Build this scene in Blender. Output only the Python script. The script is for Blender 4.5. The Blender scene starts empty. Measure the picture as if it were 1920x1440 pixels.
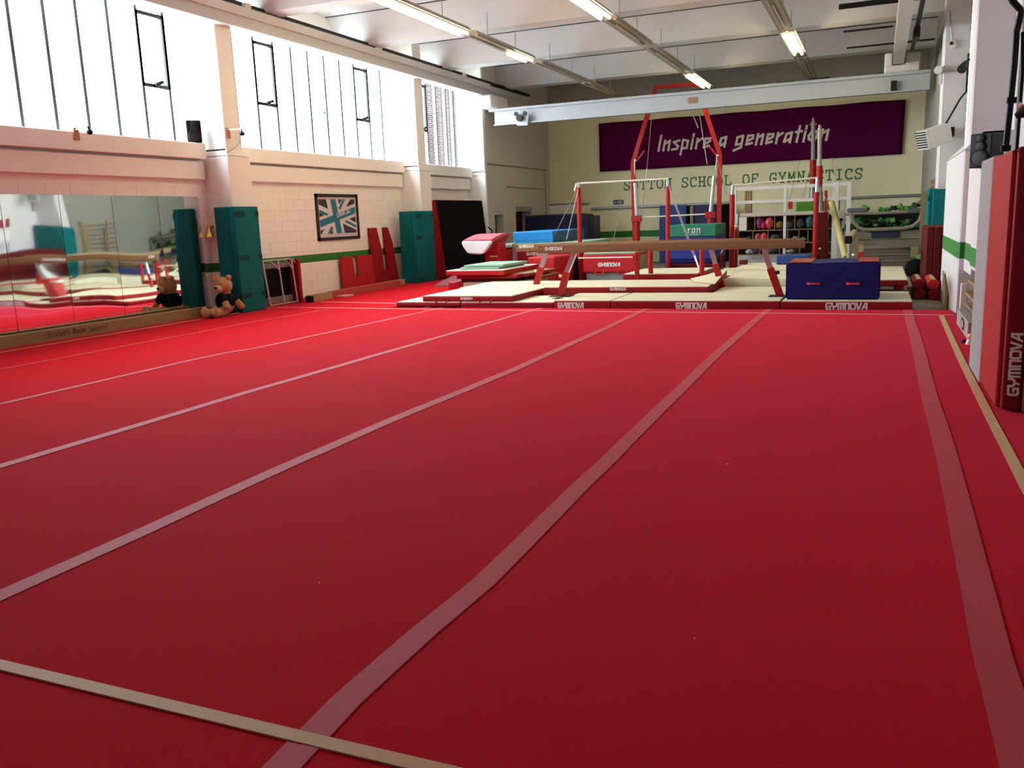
import bpy, bmesh, math, random
from mathutils import Vector, Matrix
random.seed(7)
C = bpy.context.scene.collection
S = bpy.context.scene
# ---------------------------------------------------------------- camera
YAW, PIT, ROL, FPX, H = -0.4009048614, -0.1881996790, -0.0377520981, 1620.88, 1.556
F = Vector((math.sin(YAW)*math.cos(PIT), math.cos(YAW)*math.cos(PIT), math.sin(PIT)))
R0 = Vector((math.cos(YAW), -math.sin(YAW), 0)); U0 = R0.cross(F)
RR = math.cos(ROL)*R0 + math.sin(ROL)*U0; UU = -math.sin(ROL)*R0 + math.cos(ROL)*U0
cam = bpy.data.objects.new('camera', bpy.data.cameras.new('camera')); C.objects.link(cam)
cam.matrix_world = Matrix((( RR.x, UU.x, -F.x, 0), (RR.y, UU.y, -F.y, 0), (RR.z, UU.z, -F.z, H), (0, 0, 0, 1)))
cam.data.sensor_width = 36; cam.data.lens = 36*FPX/1920; cam.data.clip_start = .05; cam.data.clip_end = 200
S.camera = cam
# ---------------------------------------------------------------- light
S.view_settings.view_transform = 'Standard'; S.view_settings.look = 'None'
S.view_settings.gamma = 1; S.view_settings.use_curve_mapping = False
S.view_settings.exposure = 0.0
w = bpy.data.worlds.new('overcast_sky'); S.world = w; w.use_nodes = True
w.node_tree.nodes['Background'].inputs[0].default_value = (.86, .94, 1, 1)
w.node_tree.nodes['Background'].inputs[1].default_value = 31.0
for i, (y0, y1) in enumerate(((6.6, 13.3), (13.9, 21.3), (21.9, 25.0))):        # sampling portals in the window openings
    l = bpy.data.lights.new('window_portal', 'AREA'); l.shape = 'RECTANGLE'; l.size = y1-y0; l.size_y = 2.5
    l.cycles.is_portal = True
    o = bpy.data.objects.new('window_portal', l); C.objects.link(o)
    o.matrix_world = Matrix(((0, 0, -1, -12.0), (1, 0, 0, (y0+y1)/2), (0, -1, 0, 4.4), (0, 0, 0, 1)))
# ---------------------------------------------------------------- survey helpers: point of a plane seen at a measured place
def ray(x, y):
    return RR*((x-960)/FPX) + UU*((720-y)/FPX) + F
def PY(x, y, Y):
    r = ray(x, y); t = Y/r.y; return Vector((r.x*t, Y, H+r.z*t))
def PX(x, y, X):
    r = ray(x, y); t = X/r.x; return Vector((X, r.y*t, H+r.z*t))
def PZ(x, y, Z):
    r = ray(x, y); t = (Z-H)/r.z; return Vector((r.x*t, r.y*t, Z))
def rect(x0, y0, x1, y1, Y):
    "x range and z range on the plane at depth Y"
    xm, ym = (x0+x1)/2, (y0+y1)/2
    return PY(x0, ym, Y).x, PY(x1, ym, Y).x, PY(xm, y1, Y).z, PY(xm, y0, Y).z
# ---------------------------------------------------------------- materials
MC = {}
def M(name, col, rough=.6, metal=0, var=.06, scale=6, bump=0, bscale=200, spec=.4, emit=0, sheen=0, coat=0):
    if name in MC: return MC[name]
    m = bpy.data.materials.new(name); m.use_nodes = True; nt = m.node_tree; p = nt.nodes['Principled BSDF']
    p.inputs['Roughness'].default_value = rough; p.inputs['Metallic'].default_value = metal
    p.inputs['Specular IOR Level'].default_value = spec
    if sheen: p.inputs['Sheen Weight'].default_value = sheen; p.inputs['Sheen Roughness'].default_value = .5
    if coat: p.inputs['Coat Weight'].default_value = coat
    geo = nt.nodes.new('ShaderNodeNewGeometry')
    n = nt.nodes.new('ShaderNodeTexNoise'); n.inputs['Scale'].default_value = scale; n.inputs['Detail'].default_value = 4
    nt.links.new(geo.outputs['Position'], n.inputs['Vector'])
    r = nt.nodes.new('ShaderNodeMapRange'); r.inputs[3].default_value = 1-var; r.inputs[4].default_value = 1+var
    nt.links.new(n.outputs[0], r.inputs[0])
    v = nt.nodes.new('ShaderNodeVectorMath'); v.operation = 'SCALE'; v.inputs[0].default_value = col
    nt.links.new(r.outputs[0], v.inputs['Scale']); nt.links.new(v.outputs[0], p.inputs['Base Color'])
    if bump:
        n2 = nt.nodes.new('ShaderNodeTexNoise'); n2.inputs['Scale'].default_value = bscale; n2.inputs['Detail'].default_value = 3
        nt.links.new(geo.outputs['Position'], n2.inputs['Vector'])
        b = nt.nodes.new('ShaderNodeBump'); b.inputs['Strength'].default_value = bump; b.inputs['Distance'].default_value = .01
        nt.links.new(n2.outputs[0], b.inputs['Height']); nt.links.new(b.outputs[0], p.inputs['Normal'])
    if emit:
        p.inputs['Emission Color'].default_value = (*col, 1); p.inputs['Emission Strength'].default_value = emit
    MC[name] = m; return m
def band(name, col, col2, z0, z1, rough=.6):
    "paint with a stripe of another paint between two heights"
    m = M(name, col, rough, var=.04, scale=2.5, bump=.12, bscale=40); nt = m.node_tree; p = nt.nodes['Principled BSDF']
    src = p.inputs['Base Color'].links[0].from_socket
    geo = nt.nodes.new('ShaderNodeNewGeometry'); sx = nt.nodes.new('ShaderNodeSeparateXYZ'); nt.links.new(geo.outputs['Position'], sx.inputs[0])
    a = nt.nodes.new('ShaderNodeMath'); a.operation = 'GREATER_THAN'; a.inputs[1].default_value = z0
    b = nt.nodes.new('ShaderNodeMath'); b.operation = 'LESS_THAN'; b.inputs[1].default_value = z1
    c = nt.nodes.new('ShaderNodeMath'); c.operation = 'MULTIPLY'
    nt.links.new(sx.outputs[2], a.inputs[0]); nt.links.new(sx.outputs[2], b.inputs[0])
    nt.links.new(a.outputs[0], c.inputs[0]); nt.links.new(b.outputs[0], c.inputs[1])
    mx = nt.nodes.new('ShaderNodeMix'); mx.data_type = 'RGBA'
    nt.links.new(c.outputs[0], mx.inputs[0]); nt.links.new(src, mx.inputs[6]); mx.inputs[7].default_value = (*col2, 1)
    nt.links.new(mx.outputs[2], p.inputs['Base Color']); return m
GREEN = (.02, .17, .02)
wallm = band('white_wall_paint', (.84, .81, .74), GREEN, .77, .94)
blockm = wallm
backm = band('cream_wall_paint', (.80, .76, .50), GREEN, .77, .99)
backg = M('grey_wall_paint', (.50, .48, .42), .7, var=.05, scale=1)
rightm = band('right_wall_paint', (.60, .58, .57), GREEN, .77, 1.0)
ceilm = M('ceiling_paint', (.62, .615, .61), .7, var=.03, scale=1)
bridgem = M('bridge_grey_white', (.41, .43, .44), .5, var=.05, scale=3)
steelw = M('white_steel_paint', (.66, .63, .60), .5, var=.05, scale=3)
carpetm = M('red_carpet', (.57, .0025, .0045), .85, var=.14, scale=260, bump=.5, bscale=500, spec=.03, sheen=.14)
carpetm.node_tree.nodes['Principled BSDF'].inputs['Sheen Tint'].default_value = (1, .42, .85, 1)
carpetm.node_tree.nodes['Principled BSDF'].inputs['Sheen Roughness'].default_value = .35
concm = M('concrete', (.20, .185, .145), .8, var=.12, scale=5)
tapem = M('seam_tape', (.50, .065, .08), .65, var=.05, scale=30, spec=.12)
btapem = M('boundary_tape', (.60, .37, .19), .6, var=.05, scale=20, spec=.15)
wtapem = M('thin_white_line', (.75, .45, .42), .5)
cream = M('cream_mat_top', (.64, .60, .42), .6, var=.04, scale=5)
redv = M('red_vinyl', (.26, .006, .010), .5, var=.06, scale=5, spec=.2)
redv2 = M('bright_red_vinyl', (.42, .010, .015), .5, var=.06, scale=5, spec=.25)
dredv = M('dark_red_vinyl', (.095, .003, .004), .5, var=.06, scale=5, spec=.2)
tealv = M('teal_vinyl', (.001, .125, .128), .6, var=.08, scale=4, spec=.15)
tealt = M('dark_teal_tape', (.002, .045, .05), .5, spec=.15)
bluev = M('blue_vinyl', (.006, .009, .105), .55, var=.15, scale=6, bump=.5, bscale=6, spec=.2)
navyv = M('navy_vinyl', (.006, .009, .032), .5, var=.1, spec=.2)
lbluev = M('light_blue_vinyl', (.01, .24, .62), .4, var=.08, scale=5)
mblue = M('mid_blue_vinyl', (.012, .04, .20), .5)
greenv = M('green_vinyl', (.01, .17, .10), .5)
paleg = M('pale_green_suede', (.26, .42, .30), .7)
limev = M('lime_green_vinyl', (.06, .24, .012), .5)
blackv = M('black_fabric', (.004, .0035, .004), .9, spec=.1)
blackp = M('black_plastic', (.006, .006, .007), .5, spec=.2)
orangev = M('orange_vinyl', (.32, .045, .02), .5, var=.2, scale=20)
beige = M('beige_suede', (.36, .26, .15), .8, var=.06, scale=20)
brown = M('tan_suede', (.20, .105, .045), .8, var=.08, scale=20)
wood = M('old_wood', (.30, .20, .09), .6, var=.15, scale=10)
ply = M('plywood', (.25, .17, .08), .6, var=.1, scale=5)
dwood = M('dark_wood', (.09, .05, .025), .6)
chrome = M('steel_tube', (.62, .62, .63), .25, metal=.9)
redm = M('red_powder_coat', (.36, .010, .008), .45, var=.04, spec=.25)
greym = M('grey_metal', (.30, .31, .31), .4, metal=.6)
darkm = M('dark_metal', (.014, .014, .014), .5, spec=.25)
whitev = M('white_vinyl', (.82, .82, .86), .35)
pinkv = M('pink_red_suede', (.50, .06, .10), .7)
lettw = M('white_print', (.75, .70, .66), .6)
lettg = M('green_lettering', (.025, .16, .04), .7)
purple = M('purple_banner_cloth', (.075, .002, .035), .85, var=.1, scale=3, bump=.3, bscale=3, spec=.05)
bannerl = M('banner_lettering', (.62, .54, .47), .7)
glassy = bpy.data.materials.new('window_glass'); glassy.use_nodes = True
nt = glassy.node_tree; nt.nodes.clear(); o_ = nt.nodes.new('ShaderNodeOutputMaterial'); mx_ = nt.nodes.new('ShaderNodeMixShader')
t_ = nt.nodes.new('ShaderNodeBsdfTransparent'); t_.inputs[0].default_value = (.97, .99, 1, 1); g_ = nt.nodes.new('ShaderNodeBsdfGlossy'); g_.inputs['Roughness'].default_value = .02
mx_.inputs[0].default_value = .05; nt.links.new(t_.outputs[0], mx_.inputs[1]); nt.links.new(g_.outputs[0], mx_.inputs[2]); nt.links.new(mx_.outputs[0], o_.inputs[0])
mirm = M('mirror_glass', (.80, .84, .82), .03, metal=1, var=0)
tubem = M('lit_fluorescent_tube', (1, .80, .45), .5, emit=50, var=0)
offtube = M('unlit_tube', (.45, .42, .33), .4)
fitm = M('light_fitting_metal', (.26, .24, .19), .5, var=.05)
brickm = bpy.data.materials.new('brick_facade'); brickm.use_nodes = True
nt = brickm.node_tree; p_ = nt.nodes['Principled BSDF']; bt = nt.nodes.new('ShaderNodeTexBrick'); ge = nt.nodes.new('ShaderNodeNewGeometry')
mp = nt.nodes.new('ShaderNodeMapping'); mp.inputs['Rotation'].default_value = (math.radians(90), 0, 0)
cx = nt.nodes.new('ShaderNodeSeparateXYZ'); cb = nt.nodes.new('ShaderNodeCombineXYZ'); ad = nt.nodes.new('ShaderNodeMath')
nt.links.new(ge.outputs['Position'], cx.inputs[0]); nt.links.new(cx.outputs[0], ad.inputs[0]); nt.links.new(cx.outputs[1], ad.inputs[1])
nt.links.new(ad.outputs[0], cb.inputs[0]); nt.links.new(cx.outputs[2], cb.inputs[1]); nt.links.new(cb.outputs[0], bt.inputs['Vector'])
bt.inputs['Scale'].default_value = 1; bt.inputs['Brick Width'].default_value = .30; bt.inputs['Row Height'].default_value = .1; bt.inputs['Mortar Size'].default_value = .012
bt.inputs['Color1'].default_value = (.020, .012, .010, 1); bt.inputs['Color2'].default_value = (.028, .018, .016, 1); bt.inputs['Mortar'].default_value = (.06, .058, .056, 1)
nt.links.new(bt.outputs[0], p_.inputs['Base Color']); p_.inputs['Roughness'].default_value = .9; p_.inputs['Specular IOR Level'].default_value = 0
# ---------------------------------------------------------------- mesh helpers (all shapes are given in room coordinates)
def wl(p):
    v = Vector((0, 0, 0))
    while p is not None: v += p.location; p = p.parent
    return v
def O(name, bm, mat, parent=None, **kw):
    me = bpy.data.meshes.new(name)
    if parent is not None: bmesh.ops.translate(bm, verts=bm.verts, vec=-wl(parent))
    bmesh.ops.recalc_face_normals(bm, faces=bm.faces)
    bm.to_mesh(me); bm.free()
    for m in (mat if isinstance(mat, (list, tuple)) else [mat]): me.materials.append(m)
    o = bpy.data.objects.new(name, me); C.objects.link(o); o.parent = parent
    for k, v in kw.items(): o[k] = v
    return o
def smooth(o, ang=35):
    for p in o.data.polygons: p.use_smooth = True
    try:
        o.data.set_sharp_from_angle(angle=math.radians(ang))
    except Exception: pass
    return o
def T(name, loc, label, cat, group=None):
    o = bpy.data.objects.new(name, None); C.objects.link(o); o.location = loc; o.empty_display_size = .1
    o['label'] = label; o['category'] = cat
    if group: o['group'] = group
    return o
def struct(name, bm, mat, parent=None):
    o = O(name, bm, mat, parent)
    if parent is None: o['kind'] = 'structure'
    return o
def box(bm, a, b, bev=0, seg=2, mi=0):
    x0, y0, z0 = [min(p, q) for p, q in zip(a, b)]; x1, y1, z1 = [max(p, q) for p, q in zip(a, b)]
    v = [bm.verts.new(c) for c in ((x0,y0,z0),(x1,y0,z0),(x1,y1,z0),(x0,y1,z0),(x0,y0,z1),(x1,y0,z1),(x1,y1,z1),(x0,y1,z1))]
    f = [bm.faces.new([v[i] for i in q]) for q in ((0,3,2,1),(4,5,6,7),(0,1,5,4),(1,2,6,5),(2,3,7,6),(3,0,4,7))]
    for q in f: q.material_index = mi
    if bev:
        e = list({e for q in f for e in q.edges})
        bmesh.ops.bevel(bm, geom=e, offset=bev, segments=seg, affect='EDGES', profile=.5)
    return v
def nb(a, b, bev=0, seg=2):
    bm = bmesh.new(); box(bm, a, b, bev, seg); return bm
def cyl(bm, p, q, r, r2=None, seg=12, caps=True):
    p, q = Vector(p), Vector(q); d = (q-p); r2 = r if r2 is None else r2
    z = d.normalized(); x = z.orthogonal().normalized(); y = z.cross(x)
    A = [bm.verts.new(p+(x*math.cos(t)+y*math.sin(t))*r) for t in [2*math.pi*i/seg for i in range(seg)]]
    B = [bm.verts.new(q+(x*math.cos(t)+y*math.sin(t))*r2) for t in [2*math.pi*i/seg for i in range(seg)]]
    for i in range(seg): bm.faces.new((A[i], A[(i+1)%seg], B[(i+1)%seg], B[i]))
    if caps: bm.faces.new(A[::-1]); bm.faces.new(B)
def tube(bm, pts, r, seg=8):
    pts = [Vector(p) for p in pts]
    for a, b in zip(pts, pts[1:]): cyl(bm, a, b, r, seg=seg)
def bar(bm, p, q, w, d, up=(0, 1, 0)):
    "rectangular bar from p to q; w across, d along up"
    p, q = Vector(p), Vector(q); z = (q-p).normalized(); up = Vector(up); x = z.cross(up).normalized(); y = x.cross(z)
    c = [(-1,-1),(1,-1),(1,1),(-1,1)]
    A = [bm.verts.new(p+x*i*w/2+y*j*d/2) for i, j in c]; B = [bm.verts.new(q+x*i*w/2+y*j*d/2) for i, j in c]
    for i in range(4): bm.faces.new((A[i], A[(i+1)%4], B[(i+1)%4], B[i]))
    bm.faces.new(A[::-1]); bm.faces.new(B)
def prism(bm, poly, off):
    "extrude a list of room points by the vector off"
    off = Vector(off); A = [bm.verts.new(Vector(p)) for p in poly]; B = [bm.verts.new(Vector(p)+off) for p in poly]
    n = len(A); bm.faces.new(A); bm.faces.new(B[::-1])
    for i in range(n): bm.faces.new((A[i], B[i], B[(i+1)%n], A[(i+1)%n]))
def ball(bm, c, r, sc=(1, 1, 1), rot=None, sub=2):
    m = Matrix.Translation(Vector(c)) @ (rot or Matrix.Identity(4)) @ Matrix.Diagonal((r*sc[0], r*sc[1], r*sc[2], 1))
    bmesh.ops.create_icosphere(bm, subdivisions=sub, radius=1, matrix=m)
def pb(name, parent, mat, a, b, bev=0, seg=2, **kw): return O(name, nb(a, b, bev, seg), mat, parent, **kw)
def pc(name, parent, mat, p, q, r, r2=None, seg=12, **kw):
    bm = bmesh.new(); cyl(bm, p, q, r, r2, seg); return smooth(O(name, bm, mat, parent, **kw))
def pt(name, parent, mat, pts, r, seg=8, **kw):
    bm = bmesh.new(); tube(bm, pts, r, seg); return smooth(O(name, bm, mat, parent, **kw))
# ---------------------------------------------------------------- stroke lettering
GY = {'G': (.85, [[(.8,.88),(.2,.88),(.08,.75),(.08,.25),(.2,.12),(.75,.12),(.75,.48),(.42,.48)]]),
 'Y': (.9, [[(.08,.9),(.08,.62),(.22,.45),(.68,.45),(.82,.62),(.82,.9)],[(.45,.45),(.3,.1)]]),
 'M': (1.0, [[(.1,.08),(.1,.88),(.9,.88),(.9,.08)],[(.5,.88),(.5,.08)]]),
 'N': (.8, [[(.1,.08),(.1,.88),(.7,.88),(.7,.08)]]),
 'O': (.9, [[(.2,.12),(.08,.25),(.08,.75),(.2,.88),(.7,.88),(.82,.75),(.82,.25),(.7,.12),(.2,.12)]]),
 'V': (.8, [[(.06,.9),(.3,.12),(.42,.12),(.74,.9)]]),
 'A': (.85, [[(.02,.08),(.5,.88),(.74,.88),(.74,.08)],[(.3,.36),(.74,.36)]])}
IN = {'I': (.25, [[(.1,0),(.1,1)]]), 'n': (.55, [[(.08,0),(.08,.66)],[(.08,.42),(.42,.62),(.42,0)]]),
 's': (.5, [[(.42,.6),(.06,.52),(.40,.22),(.36,.06),(.02,.03)]]), 'p': (.55, [[(.08,-.34),(.08,.62),(.42,.55),(.42,.08),(.08,.05)]]),
 'i': (.22, [[(.08,0),(.08,.62)],[(.08,.80),(.08,.95)]]), 'r': (.42, [[(.08,0),(.08,.64)],[(.08,.40),(.36,.62)]]),
 'e': (.52, [[(.42,.12),(.08,.04),(.08,.60),(.42,.60),(.42,.42),(.08,.24)]]), 'a': (.56, [[(.42,.0),(.42,.62),(.10,.54),(.06,.06),(.42,.22)]]),
 'g': (.58, [[(.44,.12),(.08,.06),(.08,.54),(.44,.62),(.44,-.12),(.0,-.30)]]), 't': (.42, [[(.18,0),(.18,.98)],[(.0,.62),(.36,.66)]]),
 'o': (.62, [[(.28,.0),(.06,.14),(.02,.34),(.14,.56),(.32,.62),(.50,.50),(.54,.28),(.44,.08),(.28,0)]]), ' ': (.32, []),
 'L': (.5, [[(.08,1),(.08,.03),(.45,.03)]]), 'd': (.55, [[(.42,0),(.42,1)],[(.42,.6),(.08,.5),(.08,.1),(.42,.06)]]),
 '2': (.55, [[(.05,.9),(.42,.95),(.42,.6),(.05,.05),(.48,.05)]]), '0': (.55, [[(.06,.05),(.06,.95),(.44,.95),(.44,.05),(.06,.05)]]), '1': (.3, [[(.1,0),(.1,1)]])}
def ser(*x): return x
SE = {'S': [[(.62,.74),(.62,.96),(.2,.96),(.06,.76),(.2,.56),(.5,.46),(.64,.26),(.5,.04),(.1,.04),(.06,.26)]], 'U': [[(.0,.97),(.26,.97)],[(.13,.97),(.13,.2),(.26,.04),(.46,.04),(.58,.2),(.58,.97)],[(.45,.97),(.7,.97)]],
 'T': [[(.04,.74),(.04,.96),(.66,.96),(.66,.74)],[(.35,.96),(.35,.03)],[(.2,.03),(.5,.03)]], 'O': [[(.35,.03),(.14,.12),(.06,.35),(.06,.65),(.14,.88),(.35,.97),(.56,.88),(.64,.65),(.64,.35),(.56,.12),(.35,.03)]],
 'N': [[(.0,.03),(.24,.03)],[(.12,.03),(.12,.97),(.58,.03),(.58,.97)],[(.46,.97),(.7,.97)]], 'C': [[(.64,.7),(.62,.9),(.35,.97),(.14,.88),(.06,.65),(.06,.35),(.14,.12),(.35,.03),(.64,.12)]],
 'H': [[(.12,.03),(.12,.97)],[(.58,.03),(.58,.97)],[(.12,.5),(.58,.5)],[(.0,.03),(.24,.03)],[(.0,.97),(.24,.97)],[(.46,.03),(.7,.03)],[(.46,.97),(.7,.97)]],
 'L': [[(.12,.97),(.12,.03),(.62,.03),(.62,.28)],[(.0,.97),(.26,.97)]], 'F': [[(.12,.03),(.12,.97),(.62,.97),(.62,.74)],[(.12,.52),(.44,.52)],[(.0,.03),(.26,.03)]],
 'G': [[(.62,.74),(.6,.92),(.35,.97),(.14,.88),(.06,.65),(.06,.35),(.14,.12),(.35,.03),(.6,.12),(.6,.44),(.38,.44)]], 'Y': [[(.35,.03),(.35,.45),(.06,.97)],[(.35,.45),(.64,.97)],[(.22,.03),(.48,.03)],[(.0,.97),(.16,.97)],[(.54,.97),(.7,.97)]],
 'M': [[(.1,.03),(.1,.97),(.35,.3),(.6,.97),(.6,.03)],[(.0,.03),(.2,.03)],[(.5,.03),(.7,.03)]], 'A': [[(.08,.03),(.35,.97),(.62,.03)],[(.18,.36),(.52,.36)],[(.0,.03),(.2,.03)],[(.5,.03),(.7,.03)]],
 'I': [[(.35,.03),(.35,.97)],[(.15,.03),(.55,.03)],[(.15,.97),(.55,.97)]]}
SE = {k: (1.0, v) for k, v in SE.items()}; SE[' '] = (1.0, [])
def strokes(bm, txt, font, org, u, v, h, th, slant=0, gap=.08, aspect=1):
    "flat ribbons 2 mm thick, drawn on the plane (org, u, v)"
    org, u, v = Vector(org), Vector(u).normalized(), Vector(v).normalized(); n = u.cross(v); x = 0; q_ = 0
    for ch in txt:
        wd, ls = font[ch]
        for pl in ls:
            P = [org + u*((x+px*aspect+slant*py)*h) + v*(py*h) for px, py in pl]
            for a, b in zip(P, P[1:]):
                d = (b-a).normalized(); s = d.cross(n)*th*h/2; e = d*th*h*.42
                q_ = (q_+1) % 4; prism(bm, [a-e-s, b+e-s, b+e+s, a-e+s], n*(.002+.0004*q_))
        x += wd*aspect+gap
    return x*h
def logo(parent, c, u, width, h=None, mat=None, th=.2, v=(0, 0, 1)):
    "the maker's lettering centred on c"
    h = h or width/5.6; bm = bmesh.new(); asp = (width/h-6*.08)/6.1
    u = Vector(u).normalized()
    strokes(bm, 'GYMNOVA', GY, Vector(c)-u*width/2-Vector(v)*h/2, u, v, h, th, 0, .08, asp)
    return O('lettering', bm, mat or lettw, parent)

# ================================================================ SETTING
LW = -11.8
fl = bmesh.new(); box(fl, (-13.5, -6, -.3), (4, 32, -.12)); struct('floor', fl, concm)
# ---- left wall: mortar backing, then blocks one by one
bm = bmesh.new()
box(bm, (-12.1, -6, -.12), (LW-.01, 25.0, 2.50)); box(bm, (-12.15, -6, 2.5), (LW-.01, 25.0, 3.12))
box(bm, (-12.15, -6, 5.62), (-11.85, 25.0, 6.4)); box(bm, (-12.15, -6, 3.1), (-11.85, 5.9, 5.7))
wall_left = struct('wall_left', bm, wallm)
blk = None
def block(y, k, y1):
    global blk
    z = -.10+k*.225
    if blk is None:
        blk = O('block', nb((-.012, 0, 0), (0, .4475, .219), .003, 1), blockm, wall_left); o = blk
    else:
        o = blk.copy(); C.objects.link(o)
    o.location = (LW+random.uniform(-.0015, .0015), y, z)
    if y+.4475 > y1: o.scale.y = (y1-y)/.4475
for k in range(11):
    y = 13.95 - (.225 if k % 2 else 0)
    while y < 20.75:
        if y >= 13.5: block(max(y, 13.95) if y < 13.95 else y, k, 20.75)
        y += .45
for k in (9, 10):
    y = 8.0+(.225 if k % 2 else 0)
    while y < 13.25: block(y, k, 13.3); y += .45
for k in range(9): block(13.10, k, 13.30)
for k in (8, 9, 10):
    y = 21.35
    while y < 24.9: block(y, k, 24.95); y += .45
bm = bmesh.new()                                        # concrete sill beams
for a, b in ((-6, 5.9), (6.6, 13.22), (13.96, 20.68), (21.3, 24.9)):
    box(bm, (-12.1, a, 2.87), (-11.62, b, 3.155), .01, 1)
struct('trim_1', bm, wallm)
bm = bmesh.new()
for a, b in ((-6, 5.9), (6.6, 13.22), (13.96, 20.68), (21.3, 24.9)):
    box(bm, (-12.1, a, 2.50), (-11.70, b, 2.83), .01, 1)
struct('trim_2', bm, wallm)
# ---- columns on the left
for i, y in enumerate((5.95, 13.30, 20.72, 24.95)):
    bm = bmesh.new(); w = .64 if i != 3 else .12
    box(bm, (-12.1, y, -.12), (-11.2, y+w, 2.92), .03, 2)
    w2 = .44 if i != 3 else .12
    # sloping shoulder up to the narrower upper shaft
    lo = [(-12.1, y, 2.92), (-11.2, y, 2.92), (-11.2, y+w, 2.92), (-12.1, y+w, 2.92)]
    hi = [(-12.1, y, 3.04), (-11.22, y, 3.04), (-11.22, y+w2, 3.04), (-12.1, y+w2, 3.04)]
    L = [bm.verts.new(p) for p in lo]; Hh = [bm.verts.new(p) for p in hi]
    for k in range(4): bm.faces.new((L[k], L[(k+1) % 4], Hh[(k+1) % 4], Hh[k]))
    bm.faces.new(Hh)
    box(bm, (-12.1, y, 3.0), (-11.22, y+w2, 6.3), .015, 1)
    struct('trim_%d' % ((3, 4, 5, 6, 12)[i]), bm, wallm)
# ---- windows: frame thing with mullions, sashes and panes
mulm = M('window_steel_grey', (.07, .085, .10), .5)
def window(n, y0, y1, ys, cas, thick=()):
    bm = bmesh.new()
    box(bm, (-12.0, y0, 3.13), (-11.93, y1, 3.17)); box(bm, (-12.0, y0, 5.58), (-11.93, y1, 5.64))
    wn = struct('window_%d' % n, bm, mulm)
    for y in ys:
        t = .05 if y in thick else .030
        O('mullion', nb((-12.0, y-t, 3.15), (-11.90, y+t, 5.6)), mulm, wn)
    e = [y0]+list(ys)+[y1]
    for a, b in zip(e, e[1:]):
        O('pane', nb((-11.972, a+.012, 3.16), (-11.967, b-.012, 5.59)), glassy, wn)
    for a, b in cas:                                        # opening light with its stay
        bm = bmesh.new()
        for q in ((a, 4.08, b, 4.14), (a, 5.28, b, 5.34), (a-.012, 4.08, a+.035, 5.34), (b-.035, 4.08, b+.02, 5.34)):
            box(bm, (-11.94, q[0], q[1]), (-11.90, q[2], q[3]))
        cs = O('casement', bm, darkm, wn)
        bm = bmesh.new(); box(bm, (-11.90, (a+b)/2-.05, 4.10), (-11.85, (a+b)/2+.05, 4.17)); cyl(bm, (-11.86, (a+b)/2-.02, 4.14), (-11.80, (a+b)/2+.06, 4.18), .03)
        O('catch', bm, darkm, cs)
    return wn
window(1, 6.5, 13.3, [6.55+.62*k for k in range(5)]+[9.658, 10.27, 10.88, 11.51, 12.14, 12.76], [(12.14, 12.76)])
w2_ = window(2, 13.74, 20.85, [14.55, 15.21, 15.85, 16.46, 17.07, 17.70, 18.33, 18.95, 19.56, 20.17], [(15.21, 15.85), (18.95, 19.56)])
O('glazing_bar', nb((-11.95, 17.07, 4.13), (-11.94, 17.70, 4.145)), mulm, w2_)
window(3, 21.16, 24.98, [22.0, 22.64, 23.24, 23.86, 24.36], [(22.0, 22.64)], (24.36,))
# ---- solid end bay of the left side with door recesses
bm = bmesh.new(); box(bm, (-12.1, 25.05, -.12), (-11.2, 25.55, 6.3)); box(bm, (-12.1, 25.55, 1.72), (-11.2, 26.25, 6.3)); box(bm, (-12.1, 26.25, -.12), (-11.2, 27.3, 6.3))
box(bm, (-12.1, 27.3, 1.95), (-11.2, 28.7, 6.3)); box(bm, (-12.1, 28.7, -.12), (-11.2, 31.0, 6.3)); box(bm, (-12.1, 25.5, -.12), (-11.55, 28.8, 2.3))
struct('wall_left_end', bm, backg)
d = struct('door_1', nb((-11.56, 25.60, -.12), (-11.50, 26.2, 1.70), .01), backg)
O('door_edge', nb((-11.5, 26.10, -.12), (-11.44, 26.2, 1.70)), darkm, d)
d = struct('doorway_shade', nb((-11.56, 27.36, -.12), (-11.50, 28.64, 1.80), .01), darkm); O('lintel', nb((-11.22, 27.3, 1.80), (-11.15, 28.7, 1.97)), greym, d)  # dark slab stands in for the darkness inside this door opening
# ---- back wall
bm = bmesh.new(); box(bm, (-12.1, 30.7, -.12), (1.22, 31.0, 5.0))
wall_back = struct('wall_back', bm, backm)
struct('wall_back_upper', nb((-12.1, 30.68, 5.0), (1.6, 31.0, 6.4)), M('upper_grey_paint', (.33, .32, .28), .7))
bm = bmesh.new(); strw = 0
a = PY(1170, 356, 30.7); b = PY(1617, 336, 30.7)
txt = 'SUTTON SCHOOL OF GYMNASTICS'; hh = .33
asp = 1; adv = (b.x-a.x)/hh/(len(txt)-.2)
strokes(bm, txt, SE, (a.x, 30.695, (a.z+b.z)/2), (1, 0, 0), (0, 0, 1), hh, .13, 0, adv-1.0, 1.0)
O('lettering', bm, lettg, wall_back)
bm = bmesh.new(); a = PY(1108, 389, 30.6); b = PY(1742, 372, 30.6)
box(bm, (a.x, 30.60, 1.79), (b.x, 30.7, 1.87), .01, 1); O('ledge_rail', bm, greym, wall_back)
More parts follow.
